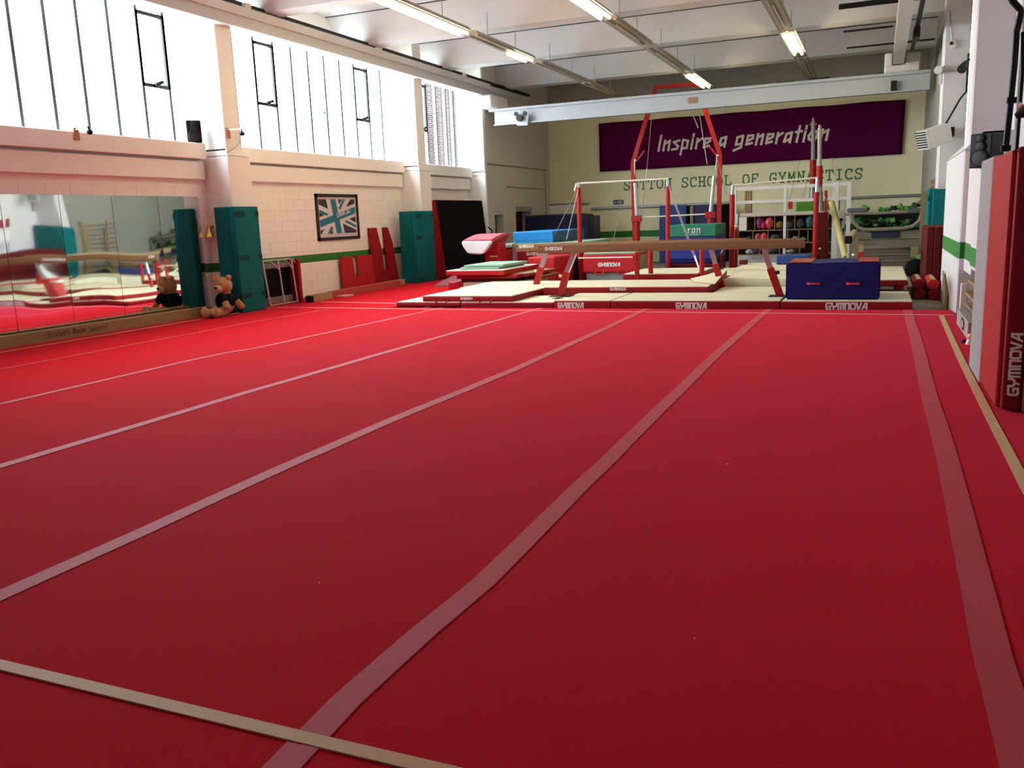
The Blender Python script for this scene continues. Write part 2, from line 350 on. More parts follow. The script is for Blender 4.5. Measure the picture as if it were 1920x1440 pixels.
# ---- right side
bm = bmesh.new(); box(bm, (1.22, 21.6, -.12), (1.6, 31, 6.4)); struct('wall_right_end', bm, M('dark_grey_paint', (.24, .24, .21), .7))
bm = bmesh.new(); box(bm, (1.75, -6, -.12), (2.1, 21.6, 6.4)); struct('wall_right', bm, rightm)
bm = bmesh.new()
box(bm, (1.07, 13.9, -.12), (1.8, 17.2, 2.27), .02, 1)
prism(bm, [(1.07, 13.9, 2.27), (1.30, 13.9, 2.50), (1.8, 13.9, 2.50), (1.8, 13.9, 2.27)], (0, 3.3, 0))
box(bm, (1.15, 12.9, .6), (1.8, 13.9, 2.30), .01, 1)
struct('trim_7', bm, rightm)
bm = bmesh.new(); box(bm, (1.13, 13.9, 2.3), (1.6, 14.6, 6.3), .02, 1); struct('trim_8', bm, rightm)
bm = bmesh.new(); box(bm, (1.12, 20.7, -.12), (1.6, 21.4, 6.3), .02, 1); struct('trim_9', bm, rightm)
bm = bmesh.new(); box(bm, (1.50, 17.2, -.12), (1.8, 20.7, 2.3), .02, 1); struct('trim_10', bm, rightm)
bm = bmesh.new(); box(bm, (1.03, 7.4, -.12), (1.6, 8.3, 6.3), .02, 1); struct('trim_11', bm, rightm)
bm = bmesh.new(); box(bm, (-12.1, -6.2, -.12), (2.1, -6, 6.4)); struct('wall_front', bm, wallm)
# ---- ceiling slab and tapered cross beams
ZC = 6.25
struct('ceiling', nb((-12.2, -6.2, ZC), (2.2, 31, ZC+.2)), ceilm)
for i, y in enumerate((-4.4, -.7, 3.0, 6.7, 10.4, 14.12, 17.84, 21.62, 26.0)):
    bm = bmesh.new()
    prism(bm, [(-11.85, y, ZC), (-11.85, y+.46, 5.65), (-11.85, y+.95, 5.65), (-11.85, y+1.4, ZC)], (13.6, 0, 0))
    cb_ = struct('ceiling_beam', bm, ceilm)
    O('joint_line', nb((-11.85, y-.03, 6.235), (1.75, y-.002, 6.249)), darkm, cb_)

# ================================================================ CARPETED FLOOR (one sprung floor, its strips and tapes)
floor_t = T('gym_carpet', (-5, 7, 0), 'bright red sprung gymnastics carpet made of long taped strips covering most of the hall', 'carpet')
SEAM = [[(0,693),(480,603),(680,568)], [(0,758),(400,666),(480,653),(838,575)], [(0,875),(480,731),(960,593),(1010,579)], [(0,1118),(290,988),(480,900),(700,802),(960,695),(1130,618),(1213,579)],
        [(535,1440),(570,1385),(760,1215),(905,1092),(1060,940),(1220,785),(1340,668),(1440,581)], [(1920,1432),(1868,1260),(1825,1080),(1790,920),(1765,820),(1740,730),(1718,640),(1702,585)]]
YB = 14.2
seamw = []
for s in SEAM:
    w_ = [PZ(x, y, 0) for x, y in s]; w_.sort(key=lambda v: v.y)
    w_ = [Vector((w_[0].x, -5.8, 0))] + w_
    w_[-1] = Vector((w_[-1].x, YB, 0)); seamw.append([p for p in w_ if p.y <= YB])
edges = [[Vector((-11.79, -5.8, 0)), Vector((-11.79, YB, 0))]] + seamw + [[Vector((1.06, -5.8, 0)), Vector((1.06, YB, 0))]]
def xat(pl, y):
    for a, b in zip(pl, pl[1:]):
        if a.y <= y <= b.y: return a.x+(b.x-a.x)*(y-a.y)/max(1e-6, b.y-a.y)
    return pl[-1].x if y > pl[-1].y else pl[0].x
for e0, e1 in zip(edges, edges[1:]):
    ys = sorted({round(p.y, 3) for p in e0+e1 if -5.8 <= p.y <= YB} | {-5.8, YB})
    bm = bmesh.new(); top = []; bot = []
    L = [bm.verts.new((xat(e0, y)+.002, y, 0)) for y in ys]; Rr = [bm.verts.new((xat(e1, y)-.002, y, 0)) for y in ys]
    L2 = [bm.verts.new((v.co.x, v.co.y, -.12)) for v in L]; R2 = [bm.verts.new((v.co.x, v.co.y, -.12)) for v in Rr]
    for k in range(len(ys)-1):
        bm.faces.new((L[k], Rr[k], Rr[k+1], L[k+1])); bm.faces.new((L2[k+1], R2[k+1], R2[k], L2[k])); bm.faces.new((L[k+1], L2[k+1], L2[k], L[k])); bm.faces.new((Rr[k], R2[k], R2[k+1], Rr[k+1]))
    bm.faces.new((L[0], L2[0], R2[0], Rr[0])); bm.faces.new((L[-1], Rr[-1], R2[-1], L2[-1]))
    O('carpet_strip', bm, carpetm, floor_t)
O('carpet_strip', nb((-11.79, YB+.003, -.12), (-8.42, 21.3, 0)), carpetm, floor_t)
def ribbon(name, pts, w, z, mat, split=False):
    bm = bmesh.new()
    for s0, s1, dz in (((-.5, .03, 0), (.0, .5, .0012)) if split else ((-.5, .5, 0),)):
        A, B = [], []
        for i, p in enumerate(pts):
            d = (pts[min(i+1, len(pts)-1)]-pts[max(i-1, 0)]).normalized(); s = Vector((d.y, -d.x, 0))
            A.append((p+s*w*s0)+Vector((0, 0, z+dz))); B.append((p+s*w*s1)+Vector((0, 0, z+dz)))
        va = [bm.verts.new(p) for p in A]; vb = [bm.verts.new(p) for p in B]
        vc = [bm.verts.new(p-Vector((0, 0, z+dz-.0005))) for p in A]; vd = [bm.verts.new(p-Vector((0, 0, z+dz-.0005))) for p in B]
        for i in range(len(pts)-1):
            bm.faces.new((va[i], va[i+1], vb[i+1], vb[i])); bm.faces.new((va[i], vc[i], vc[i+1], va[i+1])); bm.faces.new((vb[i+1], vd[i+1], vd[i], vb[i]))
    return O(name, bm, mat, floor_t)
def dense(pl, amp=.008):
    out = []; n = 40
    for i in range(n+1):
        y = pl[0].y+(pl[-1].y-pl[0].y)*i/n; out.append(Vector((xat(pl, y)+random.uniform(-amp, amp)*.6, y, 0)))
    return out
for i, s in enumerate(seamw):
    ribbon('seam_tape', dense(s), (.05, .085, .11, .115, .115, .125)[i], .003, tapem, True)
def Z0(*q): return [PZ(x, y, 0) for x, y in q]
p = Z0((0, 661), (370, 600)); ribbon('boundary_tape', [Vector((p[0].x, -5.8, 0)), p[0], Vector((-11.13, 13.9, 0))], .05, .005, btapem)
p = Z0((0, 1248), (570, 1385)); ribbon('boundary_tape', [Vector((-11.1, p[0].y, 0)), p[0], p[1], Vector((.85, p[1].y, 0))], .055, .006, btapem)
p = Z0((1765, 592), (1800, 670), (1850, 770), (1920, 905)); p.sort(key=lambda v: v.y); ribbon('boundary_tape', [Vector((p[0].x, 1.9, 0))]+p, .065, .0045, btapem)
p = Z0((500, 576), (1200, 585), (1790, 591)); ribbon('boundary_tape', p, .03, .005, wtapem)
p = Z0((600, 566), (745, 569)); ribbon('boundary_tape', p, .04, .005, wtapem)
# small white specks of fluff on the carpet
for k, (x, y) in enumerate(((1364, 870), (598, 1092), (954, 774), (1302, 1197))):
    c = PZ(x, y, .004); bm = bmesh.new(); ball(bm, c, .007 if k == 0 else .0035, (1, 1.3, .6), sub=1)
    o = O('paper_scrap', bm, lettw); o['label'] = ('larger white scrap lying on the red carpet in the right half', 'tiny white scrap on the red carpet near the front yellow tape', 'tiny white scrap on the carpet in the middle of the hall', 'tiny pale scrap on the carpet between the two near right seams')[k]; o['category'] = 'scrap'

# ================================================================ CRANE RAILS AND BRIDGE
def ibeam_y(name, x0, x1, y0, y1, z0, z1, mat, **kw):
    bm = bmesh.new(); xm = (x0+x1)/2
    box(bm, (x0-(.12 if x0 < -5 else 0), y0, z0), (x1, y1, z0+.035)); box(bm, (x0, y0, z1-.16), (x1, y1, z1)); box(bm, (xm-.04, y0, z0+.035), (xm+.04, y1, z1-.16))
    return O(name, bm, mat, **kw)
rl = T('crane_rail', (-11.1, 10, 5.12), 'long white painted overhead crane rail running above the left windows', 'rail', 'crane rails')
ibeam_y('rail_beam', -11.22, -11.0, -5.9, 25.15, 5.22, 5.60, steelw, parent=rl)
ibeam_y('rail_beam', -11.18, -11.04, 25.15, 28.4, 5.24, 5.56, steelw, parent=rl)
bm = bmesh.new()
for a, b in ((-5.9, 13.9), (14.2, 18.6), (19.0, 23.3), (23.6, 28.6)): box(bm, (-11.16, a, 5.63), (-11.04, b, 5.69))
O('conductor_bar', bm, darkm, rl)
for y in (14.05, 18.8, 23.45): pb('rail_clip', rl, steelw, (-11.2, y-.08, 5.60), (-11.02, y+.08, 5.70))
rr = T('crane_rail', (.3, 20, 5.1), 'white painted overhead crane rail near the right columns, seen end on', 'rail', 'crane rails')
ibeam_y('rail_beam', .20, .45, -5.9, 25.9, 5.05, 5.42, steelw, parent=rr)
pb('conductor_bar', rr, darkm, (.58, 3, 5.25), (.66, 24.6, 5.32)); pb('collector_box', rr, darkm, (.55, 21.3, 5.05), (.68, 22.0, 5.25), .01)
for y in (17.4, 19.9, 22.5, 24.8):
    pb('hanger_bar', rr, darkm, (-.9, y-.02, 5.50), (1.12 if y < 20 or y > 24 else .15, y+.02, 5.54 if y != 19.9 else 5.6))
bg = T('crane_bridge', (-5, 25, 4.4), 'wide white crane bridge beam spanning the hall in front of the purple banner', 'crane')
YBr = 25.0
a = PY(920, 205, YBr); b = PY(922, 236, YBr); c = PY(1745, 130, YBr)
bx0, bx1, bz0, bz1 = a.x, c.x, b.z, (a.z+c.z)/2
bm = bmesh.new()
box(bm, (bx0+.08, YBr-.0, bz0), (bx1, YBr+.22, bz0+.03)); box(bm, (bx0-.06, YBr-.02, bz1-.07), (bx1, YBr+.26, bz1)); box(bm, (bx0+.08, YBr+.09, bz0), (bx1, YBr+.13, bz1-.06))
O('bridge_beam', bm, bridgem, bg)
for (sx, xc) in ((0, -11.1), (1, .33)):
    bm = bmesh.new()
    if sx == 0: box(bm, (xc-.1, YBr-.55, bz1), (xc+.42, YBr+.75, 5.215), .08, 3)
    else:
        box(bm, (xc-.33, YBr+.0, bz1), (xc+.5, YBr+.7, 5.03), .05, 3); box(bm, (xc-.33, YBr+.02, 5.0), (xc-.15, YBr+.68, 5.34), .04, 2); box(bm, (xc+.15, YBr+.02, 5.0), (xc+.5, YBr+.68, 5.30), .04, 2)
    O('end_truck', bm, steelw, bg)
c = PY(976, 226, YBr-.1)
bm = bmesh.new(); prism(bm, [(c.x+a, YBr-.1, bz0+b) for a, b in ((-.28, .24), (-.26, .10), (-.10, -.07), (.22, -.08), (.28, .22))], (0, .09, 0)); bmesh.ops.bevel(bm, geom=list(bm.edges), offset=.012, segments=1, affect='EDGES'); tr = O('trolley', bm, M('trolley_grey_white', (.38, .40, .42), .5), bg)
bm = bmesh.new(); cyl(bm, (c.x, YBr-.22, bz0+.14), (c.x, YBr-.1, bz0+.14), .10, seg=16); O('motor', bm, darkm, tr)
bm = bmesh.new()
for dx in (-.13, .15): bm = bmesh.new(); cyl(bm, (c.x+dx, YBr-.14, bz0+.27), (c.x+dx, YBr-.08, bz0+.27), .06, seg=14); O('wheel', bm, darkm, tr)
pb('stop_block', bg, darkm, (PY(1676, 160, YBr).x-.07, YBr-.03, bz0+.04), (PY(1676, 160, YBr).x+.07, YBr+.05, bz0+.28))
c = PY(1299, 188, YBr+.08); pb('warning_plate', bg, M('rusty_plate', (.32, .16, .11), .6), (c.x-.12, YBr+.07, c.z-.08), (c.x+.12, YBr+.085, c.z+.08))
for k, (x0_, x1_) in enumerate(((1060, 1085), (1093, 1105), (1110, 1140), (1298, 1320), (1455, 1490), (1515, 1555), (1640, 1660))):
    p = PY(x0_, 170, 25.3); q = PY(x1_, 170, 25.3); pb('cable_box', bg, darkm, (p.x, 25.22, bz1), (q.x, 25.27, bz1+.05+.03*(k % 2)))
# ================================================================ LIGHT FITTINGS
def fitting(x, y0, y1, lit, label, rods=True, grp='rows of twin tube light fittings'):
    z = 5.30; t = T('ceiling_light', (x, (y0+y1)/2, z), label, 'light', grp)
    bm = bmesh.new(); prism(bm, [(x-.17, y0, z), (x-.10, y0, z+.09), (x+.10, y0, z+.09), (x+.17, y0, z)], (0, y1-y0, 0)); O('housing', bm, fitm, t)
    bm = bmesh.new()
    for k in (-.085, .085): box(bm, (x+k-.035, y0+.03, z-.02), (x+k+.035, y1-.03, z))
    O('reflector', bm, M('fitting_reflector', (.36, .33, .25), .5), t)
    for a, b in lit:
        bm = bmesh.new()
        for k in (-.085, .085): cyl(bm, (x+k, a, z-.045), (x+k, b, z-.045), .028, seg=8)
        O('lit_tube', bm, tubem, t)
    if not lit:
        bm = bmesh.new(); box(bm, (x-.02, y0+.5, z-.04), (x+.02, y1-.6, z-.02)); O('lamp_holder', bm, offtube, t)
    for f in (.25, .72):
        y = y0+(y1-y0)*f; pc('suspension_rod', t, greym, (x, y, z+.09), (x, y, 5.9 if f < .5 else 6.1), .009, seg=6)
    return t
for x, L in ((-7.85, ((9.8, 13.2, [], 0), (13.3, 16.75, [(13.35, 16.7)], 1), (17.08, 20.4, [(19.2, 20.3)], 2), (20.85, 24.6, [], 3), (24.75, 28.2, [], 4))),
             (-4.95, ((13.3, 16.95, [(14.8, 16.9)], 5), (17.2, 20.15, [], 6), (20.6, 24.6, [], 7), (24.9, 28.3, [(25.05, 27.6)], 8))),
             (-1.95, ((13.6, 16.9, [], 9), (17.2, 20.3, [], 10), (20.4, 24.0, [(20.7, 23.3)], 11), (24.1, 28.0, [], 12)))):
    for y0, y1, lit, k in L:
        if y1 < 13.25: continue
        fitting(x, y0, y1, lit, ['', 'brightly lit long tube fitting nearest the camera in the left row', 'fitting in the left row with only its far end glowing', 'dark unlit fitting in the left row just behind the half lit one', 'last dark fitting of the left row, half hidden above the crane bridge',
          'glowing fitting at the top edge of the picture in the middle row', 'first dark fitting behind the glowing one in the middle row', 'second dark fitting in the middle row with thin rods above', 'glowing fitting in the middle row right above the crane bridge',
          'dark fitting of the right row cut off by the top of the picture', 'dark fitting of the right row just before its glowing one', 'glowing fitting in the right row', 'last dark fitting of the right row above the crane bridge'][k])

# ================================================================ MIRRORS AND LEFT WALL THINGS
def mirror_panel(y0, y1, k):
    bm = bmesh.new(); nx, nz = 24, 24; z0, z1 = .05, 2.19; ph = 1.7*k
    V = [[bm.verts.new((LW+.022+0.0024*math.sin(3.0*(i/nx)+ph)*math.sin(math.pi*i/nx)+.0016*math.sin(5.5*(j/nz)+ph*1.3)*math.sin(math.pi*i/nx), y0+.004+(y1-y0-.008)*i/nx, z0+(z1-z0)*j/nz)) for j in range(nz+1)] for i in range(nx+1)]
    for i in range(nx):
        for j in range(nz): bm.faces.new((V[i][j], V[i+1][j], V[i+1][j+1], V[i][j+1]))
    return bm
labs = ['wall mirror panel at the left edge of the picture', 'second wall mirror panel from the left edge', 'middle wall mirror panel', 'wall mirror panel left of the last one', 'last wall mirror panel beside the teal padded column']
for k, (a, b) in enumerate(((8.0, 8.995), (8.995, 10.0), (10.0, 11.02), (11.02, 12.04), (12.04, 13.06))):
    t = T('mirror', (LW, a, .05), labs[k], 'mirror', 'row of wall mirrors')
    smooth(O('glass', mirror_panel(a, b, k), mirm, t), 180)
    pb('backing', t, greym, (LW, a+.004, .05), (LW+.012, b-.004, 2.19))
t = T('floor_beam', (-11.6, 9, 0), 'old wooden low beam with handwriting lying in front of the mirrors', 'beam')
e0 = PZ(0, 650, 0); e1 = PZ(370, 595, 0)
def fb(y0, y1, x0, x1, zt, wd=.10):
    bm = bmesh.new(); prism(bm, [(x0, y0, 0), (x0, y0, zt), (x0-wd, y0, zt), (x0-wd, y0, 0)], (x1-x0, y1-y0, 0)); return bm
O('beam_body', fb(7.2, 12.75, -11.55, -11.45, .17, .14), wood, t)
bm = bmesh.new(); up = Vector((.1, 5.55, 0)).normalized()
strokes(bm, 'a', IN, (0, 0, -5), (1, 0, 0), (0, 0, 1), .01, .1)
HW = 'Elizabeth Rose Sports'
HWF = dict(IN); HWF.update({'E': (.5, [[(.42,1),(.08,1),(.08,0),(.42,0)],[(.08,.5),(.36,.5)]]), 'l': (.2, [[(.1,0),(.1,1)]]), 'z': (.45, [[(.05,.6),(.4,.6),(.05,.02),(.4,.02)]]), 'b': (.5, [[(.08,1),(.08,0),(.42,.06),(.42,.5),(.08,.55)]]), 'h': (.5, [[(.08,1),(.08,0)],[(.08,.5),(.4,.6),(.4,0)]]),
  'R': (.5, [[(.08,0),(.08,1),(.42,.9),(.4,.6),(.08,.5),(.44,0)]]), 'S': (.5, [[(.42,.9),(.1,.95),(.08,.6),(.42,.45),(.4,.08),(.05,.05)]])})
bm.free(); bm = bmesh.new()
ys_ = PX(84, 627, -11.5).y; strokes(bm, HW, HWF, (-11.446+(ys_-12.75)*.018, ys_, .055), up, (0, 0, 1), .085, .09, 0, .07, 1.25)
O('handwriting', bm, dwood, t)
# golden bells on the pillar strip
t = T('gold_bells', PX(402, 445, -11.75), 'pair of shiny gold ornamental bells hanging on the wall beside the last mirror', 'bell')
gold = M('gold_foil', (.75, .50, .12), .2, metal=.9)
for q, dy in ((397, -.06), (405, .10)):
    c = PX(q, 434, -11.70); bm = bmesh.new(); prof = [(.0, .10), (.03, .095), (.045, .05), (.055, 0), (.10, -.09), (.105, -.10)]
    rings = []
    for r, z in prof: rings.append([bm.verts.new((c.x+r*math.cos(s*math.pi/6), c.y+dy+r*math.sin(s*math.pi/6), c.z+z)) for s in range(12)])
    for r0, r1 in zip(rings, rings[1:]):
        for s in range(12): bm.faces.new((r0[s], r0[(s+1) % 12], r1[(s+1) % 12], r1[s]))
    bmesh.ops.remove_doubles(bm, verts=bm.verts, dist=.0005)
    smooth(O('bell', bm, gold, t)); 
c = PX(397, 425, -11.72); bm = bmesh.new(); ball(bm, c, .05, (1, 1.4, .8)); O('bow', bm, gold, t)
pt('ribbon', t, gold, [PX(404, 440, -11.72), PX(408, 462, -11.74), PX(409, 475, -11.74)], .006)
# teal column pads
def column_pad(x0, x1, y0, y1, z0, z1, label, tapes, face='+x', grp='teal column pads'):
    xf = x1 if face == '+x' else x0; t = T('column_pad', ((x0+x1)/2, (y0+y1)/2, z0), label, 'pad', grp)
    th = .14
    if face == '+x': side = ((x1-th, y0+.004, z0), (x1, y1, z1)); fr = ((x0, y0, z0), (x1-th-.006, y0+th, z1))
    else: side = ((x0, y0+.004, z0), (x0+th, y1, z1)); fr = ((x0+th+.006, y0, z0), (x1, y0+th, z1))
    pb('side_panel', t, tealv, *side, .02); pb('front_panel', t, tealv, *fr, .02)
    s = 1 if face == '+x' else -1
    for fz in tapes:
        z = z0+(z1-z0)*fz
        pb('tape_strip', t, tealt, (xf-.02*s, y0-.003, z-.05), (xf+.003*s, y0+.30, z+.05))
        pb('tape_strip', t, tealt, (xf-.02*s, y1-.12, z-.05), (xf+.003*s, y1-.004, z+.05))
    return t
column_pad(-11.50, -11.03, 13.12, 13.82, 0, 1.98, 'tall teal foam pad wrapped round the column beside the teddy bear', (.93, .52, .16))
column_pad(-11.55, -11.05, 20.10, 21.08, 0, 1.86, 'tall teal foam pad wrapped round the far left column behind the red pads', (.92, .63, .05))
column_pad(.96, 1.12, 20.5, 21.45, -.12, 1.86, 'teal foam pad on the right hand column behind the leaning dark red mats', (.9,), face='-x')
pb('front_panel', bpy.data.objects['column_pad.002'], tealv, (1.04, 20.44, -.12), (1.46, 20.56, 1.84), .02)
# teddy bear: body one surface
t = T('teddy_bear', (-11.12, 12.72, 0), 'large golden brown teddy bear in a dark green shirt sitting against the teal column pad', 'toy')
fur = M('golden_fur', (.50, .26, .09), .9, var=.12, scale=60, bump=.8, bscale=220, sheen=.3)
furl = M('pale_fur', (.66, .47, .30), .9, var=.06, scale=60, bump=.6, bscale=220)
shirt = M('dark_green_shirt', (.003, .014, .011), .9, var=.2, scale=12, spec=.1)
bm = bmesh.new(); bx, by = -11.13, 12.78
ball(bm, (bx, by, .24), .17, (1, 1.0, 1.25), sub=3)
ball(bm, (bx+.02, by-.05, .555), .165, (1.0, 1.02, .95), sub=3)
for s in (-1, 1):
    ball(bm, (bx+.14*s*.55+.04*0, by-.05+.13*s, .70), .048, (.6, 1, 1), sub=2)
cyl(bm, (bx, by, .35), (bx+.01, by-.02, .5), .11, .11, seg=16)
for s in (-1, 1):                                        # arms and legs
    for k in range(6):
        f = k/5; ball(bm, (bx+.08+.14*f, by+s*(.13+.05*f)-.04, .36-.20*f), .058+.012*f, sub=2)
for s in (-1, 1):
    for k in range(8):
        f = k/7; ball(bm, (bx+.02+.08*f+.07*s*f, by-.10-.42*f+.03*s, .085), .082, sub=2)
    ball(bm, (bx+.10+.09*s, by-.55+.03*s, .11), .088, (.9, .7, 1.2), sub=2)
o = O('body', bm, fur, t); md = o.modifiers.new('r', 'REMESH'); md.mode = 'VOXEL'; md.voxel_size = .012; md.use_smooth_shade = True
md = o.modifiers.new('s', 'SMOOTH'); md.iterations = 6
hd = Vector((bx+.02, by-.05, .555))
fdir = Vector((.06, -1, -.05)).normalized()
bm = bmesh.new(); ball(bm, hd+fdir*.135+Vector((0, 0, -.045)), .085, (1, 1, .85), sub=3); smooth(O('muzzle', bm, furl, t))
bm = bmesh.new(); ball(bm, hd+fdir*.215+Vector((0, 0, -.02)), .028, (1.2, 1.2, .8)); smooth(O('nose', bm, blackp, t))
sd = Vector((1, .06, 0))
for s in (-1, 1):
    bm = bmesh.new(); ball(bm, hd+fdir*.145+sd*.06*s+Vector((0, 0, .035)), .013); smooth(O('eye', bm, blackp, t))
    bm = bmesh.new(); ball(bm, hd+sd*.125*s+Vector((-.0, .0, .14)), .055, (1, .7, 1)); smooth(O('ear', bm, fur, t))
bm = bmesh.new(); ball(bm, (bx, by, .26), .182, (1.0, 1.02, 1.05), sub=3)
for s in (-1, 1):
    for k in range(3):
        f = k/5; ball(bm, (bx+.08+.14*f, by+s*(.13+.05*f)-.04, .36-.20*f), .072, sub=2)
o = O('shirt', bm, shirt, t); md = o.modifiers.new('r', 'REMESH'); md.mode = 'VOXEL'; md.voxel_size = .012; md.use_smooth_shade = True
bm = bmesh.new(); c = Vector((bx+.06, by-.172, .33)); strokes(bm, 'SO', SE, c+Vector((-.05, -.005, 0)), (1, .2, 0), (0, 0, 1), .045, .2); O('lettering', bm, lettw, t)
for s in (-1, 1):
    bm = bmesh.new(); ball(bm, (bx+.10+.09*s, by-.605+.03*s, .12), .05, (1, .35, 1.2)); smooth(O('paw_pad', bm, furl, t))
# framed flag poster
p0 = PX(587, 363, LW); p1 = PX(673, 447, LW); y0, y1, z0, z1 = 16.78, 18.52, 1.23, 2.29
t = T('framed_poster', (LW, y0, z0), 'black framed poster of a tilted teal and white union flag on the block wall', 'poster')
bm = bmesh.new()
for q in ((y0, z0, y1, z0+.07), (y0, z1-.07, y1, z1), (y0, z0, y0+.07, z1), (y1-.07, z0, y1, z1)): box(bm, (LW, q[0], q[1]), (LW+.04, q[2], q[3]))
O('frame', bm, M('black_frame', (.02, .01, .008), .4), t)
pb('paper', t, M('poster_paper', (.55, .50, .47), .6), (LW, y0+.05, z0+.05), (LW+.015, y1-.05, z1-.05))
ny, nz_ = y0+.12, z0+.15; W_, H_ = y1-y0-.24, z1-z0-.27
def clip(poly):
    for ax, lim, sg in ((0, 0, 1), (0, 1, -1), (1, 0, 1), (1, 1, -1)):
        out = []
        for a, b in zip(poly, poly[1:]+poly[:1]):
            ia, ib = (a[ax]-lim)*sg >= 0, (b[ax]-lim)*sg >= 0
            if ia: out.append(a)
            if ia != ib:
                f = (lim-a[ax])/(b[ax]-a[ax]); out.append((a[0]+f*(b[0]-a[0]), a[1]+f*(b[1]-a[1])))
        poly = out
        if not poly: return []
    return poly
def flagpoly(bm, pl, lay):
    pl = clip(pl)
    if len(pl) > 2: prism(bm, [(LW+.015+lay*.001, ny+a*W_, nz_+b*H_) for a, b in pl], (.0008, 0, 0))
LAY = [0]
def stripe(bm, p, q, w, lay):
    LAY[0] = (LAY[0]+1) % 4; lay = lay*2+LAY[0]*.4
    p, q = Vector(p), Vector(q); s = (q-p).normalized(); s = Vector((-s.y, s.x))*w/2; flagpoly(bm, [tuple(p-s), tuple(q-s), tuple(q+s), tuple(p+s)], lay)
dk = M('poster_dark', (.03, .03, .04), .5); tl = M('poster_teal', (.02, .17, .26), .5); wh = M('poster_white', (.62, .56, .53), .6)
bm = bmesh.new(); flagpoly(bm, [(0, 0), (1, 0), (1, 1), (0, 1)], 0); O('flag_ground', bm, dk, t)
bm = bmesh.new(); stripe(bm, (-.4, .95), (1.4, -.02), .20, 1); stripe(bm, (-.02, -.25), (.92, 1.25), .20, 1); stripe(bm, (.34, 1.2), (.52, -.2), .32, 1); stripe(bm, (-.2, .22), (1.2, .76), .36, 1); O('flag_white', bm, wh, t)
for a, b in (((-.4, .88), (.22, .55)), ((.70, .36), (1.4, -.06)), ((.12, -.2), (.32, .20)), ((.55, .72), (.86, 1.3))): bm = bmesh.new(); stripe(bm, a, b, .07, 2); O('flag_bar', bm, tl, t)
bm = bmesh.new(); stripe(bm, (.36, 1.2), (.53, -.2), .15, 3); stripe(bm, (-.2, .22), (1.2, .76), .19, 3); O('flag_cross', bm, tl, t)
bm = bmesh.new(); d_ = Vector((0, W_, H_*.385)).normalized()
strokes(bm, 'London 2010'.replace('2010', '2012'), IN, Vector((LW+.0255, ny+.47*W_, nz_+.47*H_)), d_, Vector((0, -d_.z, d_.y)), .11, .14, 0, .03, .9); O('lettering', bm, wh, t)
# framed mini trampoline standing on its edge
t = T('mini_trampoline', (-11.3, 14.5, 0), 'steel framed mini trampoline with black bed standing on its edge beside the teal padded column', 'trampoline')
q0 = PX(496, 490, -11.25); q1 = PX(560, 488, -11.25); q2 = PX(568, 571, -11.15); ya, yb = q0.y, 15.05; zt = q0.z
bm = bmesh.new()
for a, b in (((-11.2, ya, .03), (-11.2, yb, .03)), ((-11.3, ya, zt), (-11.3, yb, zt)), ((-11.2, ya, .03), (-11.3, ya, zt)), ((-11.2, yb, .03), (-11.3, yb, zt)),
             ((-11.13, ya+.36, .03), (-11.2, ya+.36, zt)), ((-11.13, ya+.80, .03), (-11.2, ya+.80, zt)), ((-11.2, ya+.10, zt), (-11.18, ya+.36, zt-.2)), ((-11.2, ya+.58, zt), (-11.18, ya+.80, zt-.2)), ((-11.2, ya+.82, zt), (-11.18, ya+1.05, zt-.2))): cyl(bm, a, b, .018, seg=8)
smooth(O('frame', bm, M('galvanised_tube', (.45, .42, .40), .4, metal=.5), t))
pb('jump_bed', t, blackv, (-11.35, ya+.05, .12), (-11.33, yb-.02, zt-.10)); pb('edge_pad', t, redv, (-11.42, yb, 0), (-11.12, yb+.10, zt), .02)
pb('edge_pad', t, dredv, (-11.40, yb-.32, .1), (-11.34, yb-.01, zt-.05), .01)
sg = M('spring_grey', (.20, .17, .17), .6, var=.4, scale=60); pb('spring_cover', t, sg, (-11.36, ya+.05, zt-.16), (-11.31, yb-.05, zt-.06)); pb('spring_cover', t, sg, (-11.33, ya+.05, .06), (-11.28, yb-.05, .18))
# U shaped red pads leaning on the wall
def upad(y0, y1, z1, a0, a1, notch, tilt, zt2, label, taper=False):
    t = T('frame_pad', (-11.6, y0, .0), label, 'pad', 'U shaped red frame pads against the block wall'); X0 = -11.64
    def P(y, z): return (X0-.10*z/1.5, y, z+.02)
    poly = [P(y0, 0), P(y1, 0), P(y1-(.12 if taper else 0), z1*.72), P(y1-(.28 if taper else 0), z1), P(a1, z1), P(a1, notch), P(a0, notch), P(a0 - 0, z1*.6), P(a0-(.14 if taper else 0), zt2), P(y0, zt2)]
    bm = bmesh.new(); prism(bm, poly, (-.05, 0, 0)); O('pad_cover', bm, redv2 if not taper else redv, t); return t
a = PX(665, 540, -11.4).y
upad(a-.05, a+1.35, .80, a+.46, a+.66, .32, 0, .80, 'short red U shaped trampoline frame pad, nearest the camera')
upad(a+1.36, a+2.55, 1.45, a+1.86, a+2.06, .38, 0, 1.45, 'tall red U shaped pad with tapering prongs beside the teal pad', True)
# low floor beams along the wall
t = T('floor_beam', (-11.1, 17, 0), 'suede covered low practice beam with black end cap lying along the block wall', 'beam')
O('beam_body', fb(15.15, 19.7, -10.92, -11.25, .14, .13), beige, t); O('end_cap', fb(15.08, 15.16, -10.87, -10.87, .13, .16), blackp, t)
t = T('floor_beam', (-11.0, 17.4, 0), 'low beam in a faded red cover lying on the carpet below the red frame pads', 'beam')
O('beam_cover', fb(16.0, 19.2, -10.98, -11.10, .15, .12), M('faded_red_cover', (.42, .07, .05), .7), t); pb('flap', t, M('pale_flap', (.62, .28, .28), .6), (-10.97, 16.1, 0), (-10.75, 16.5, .04), .01)
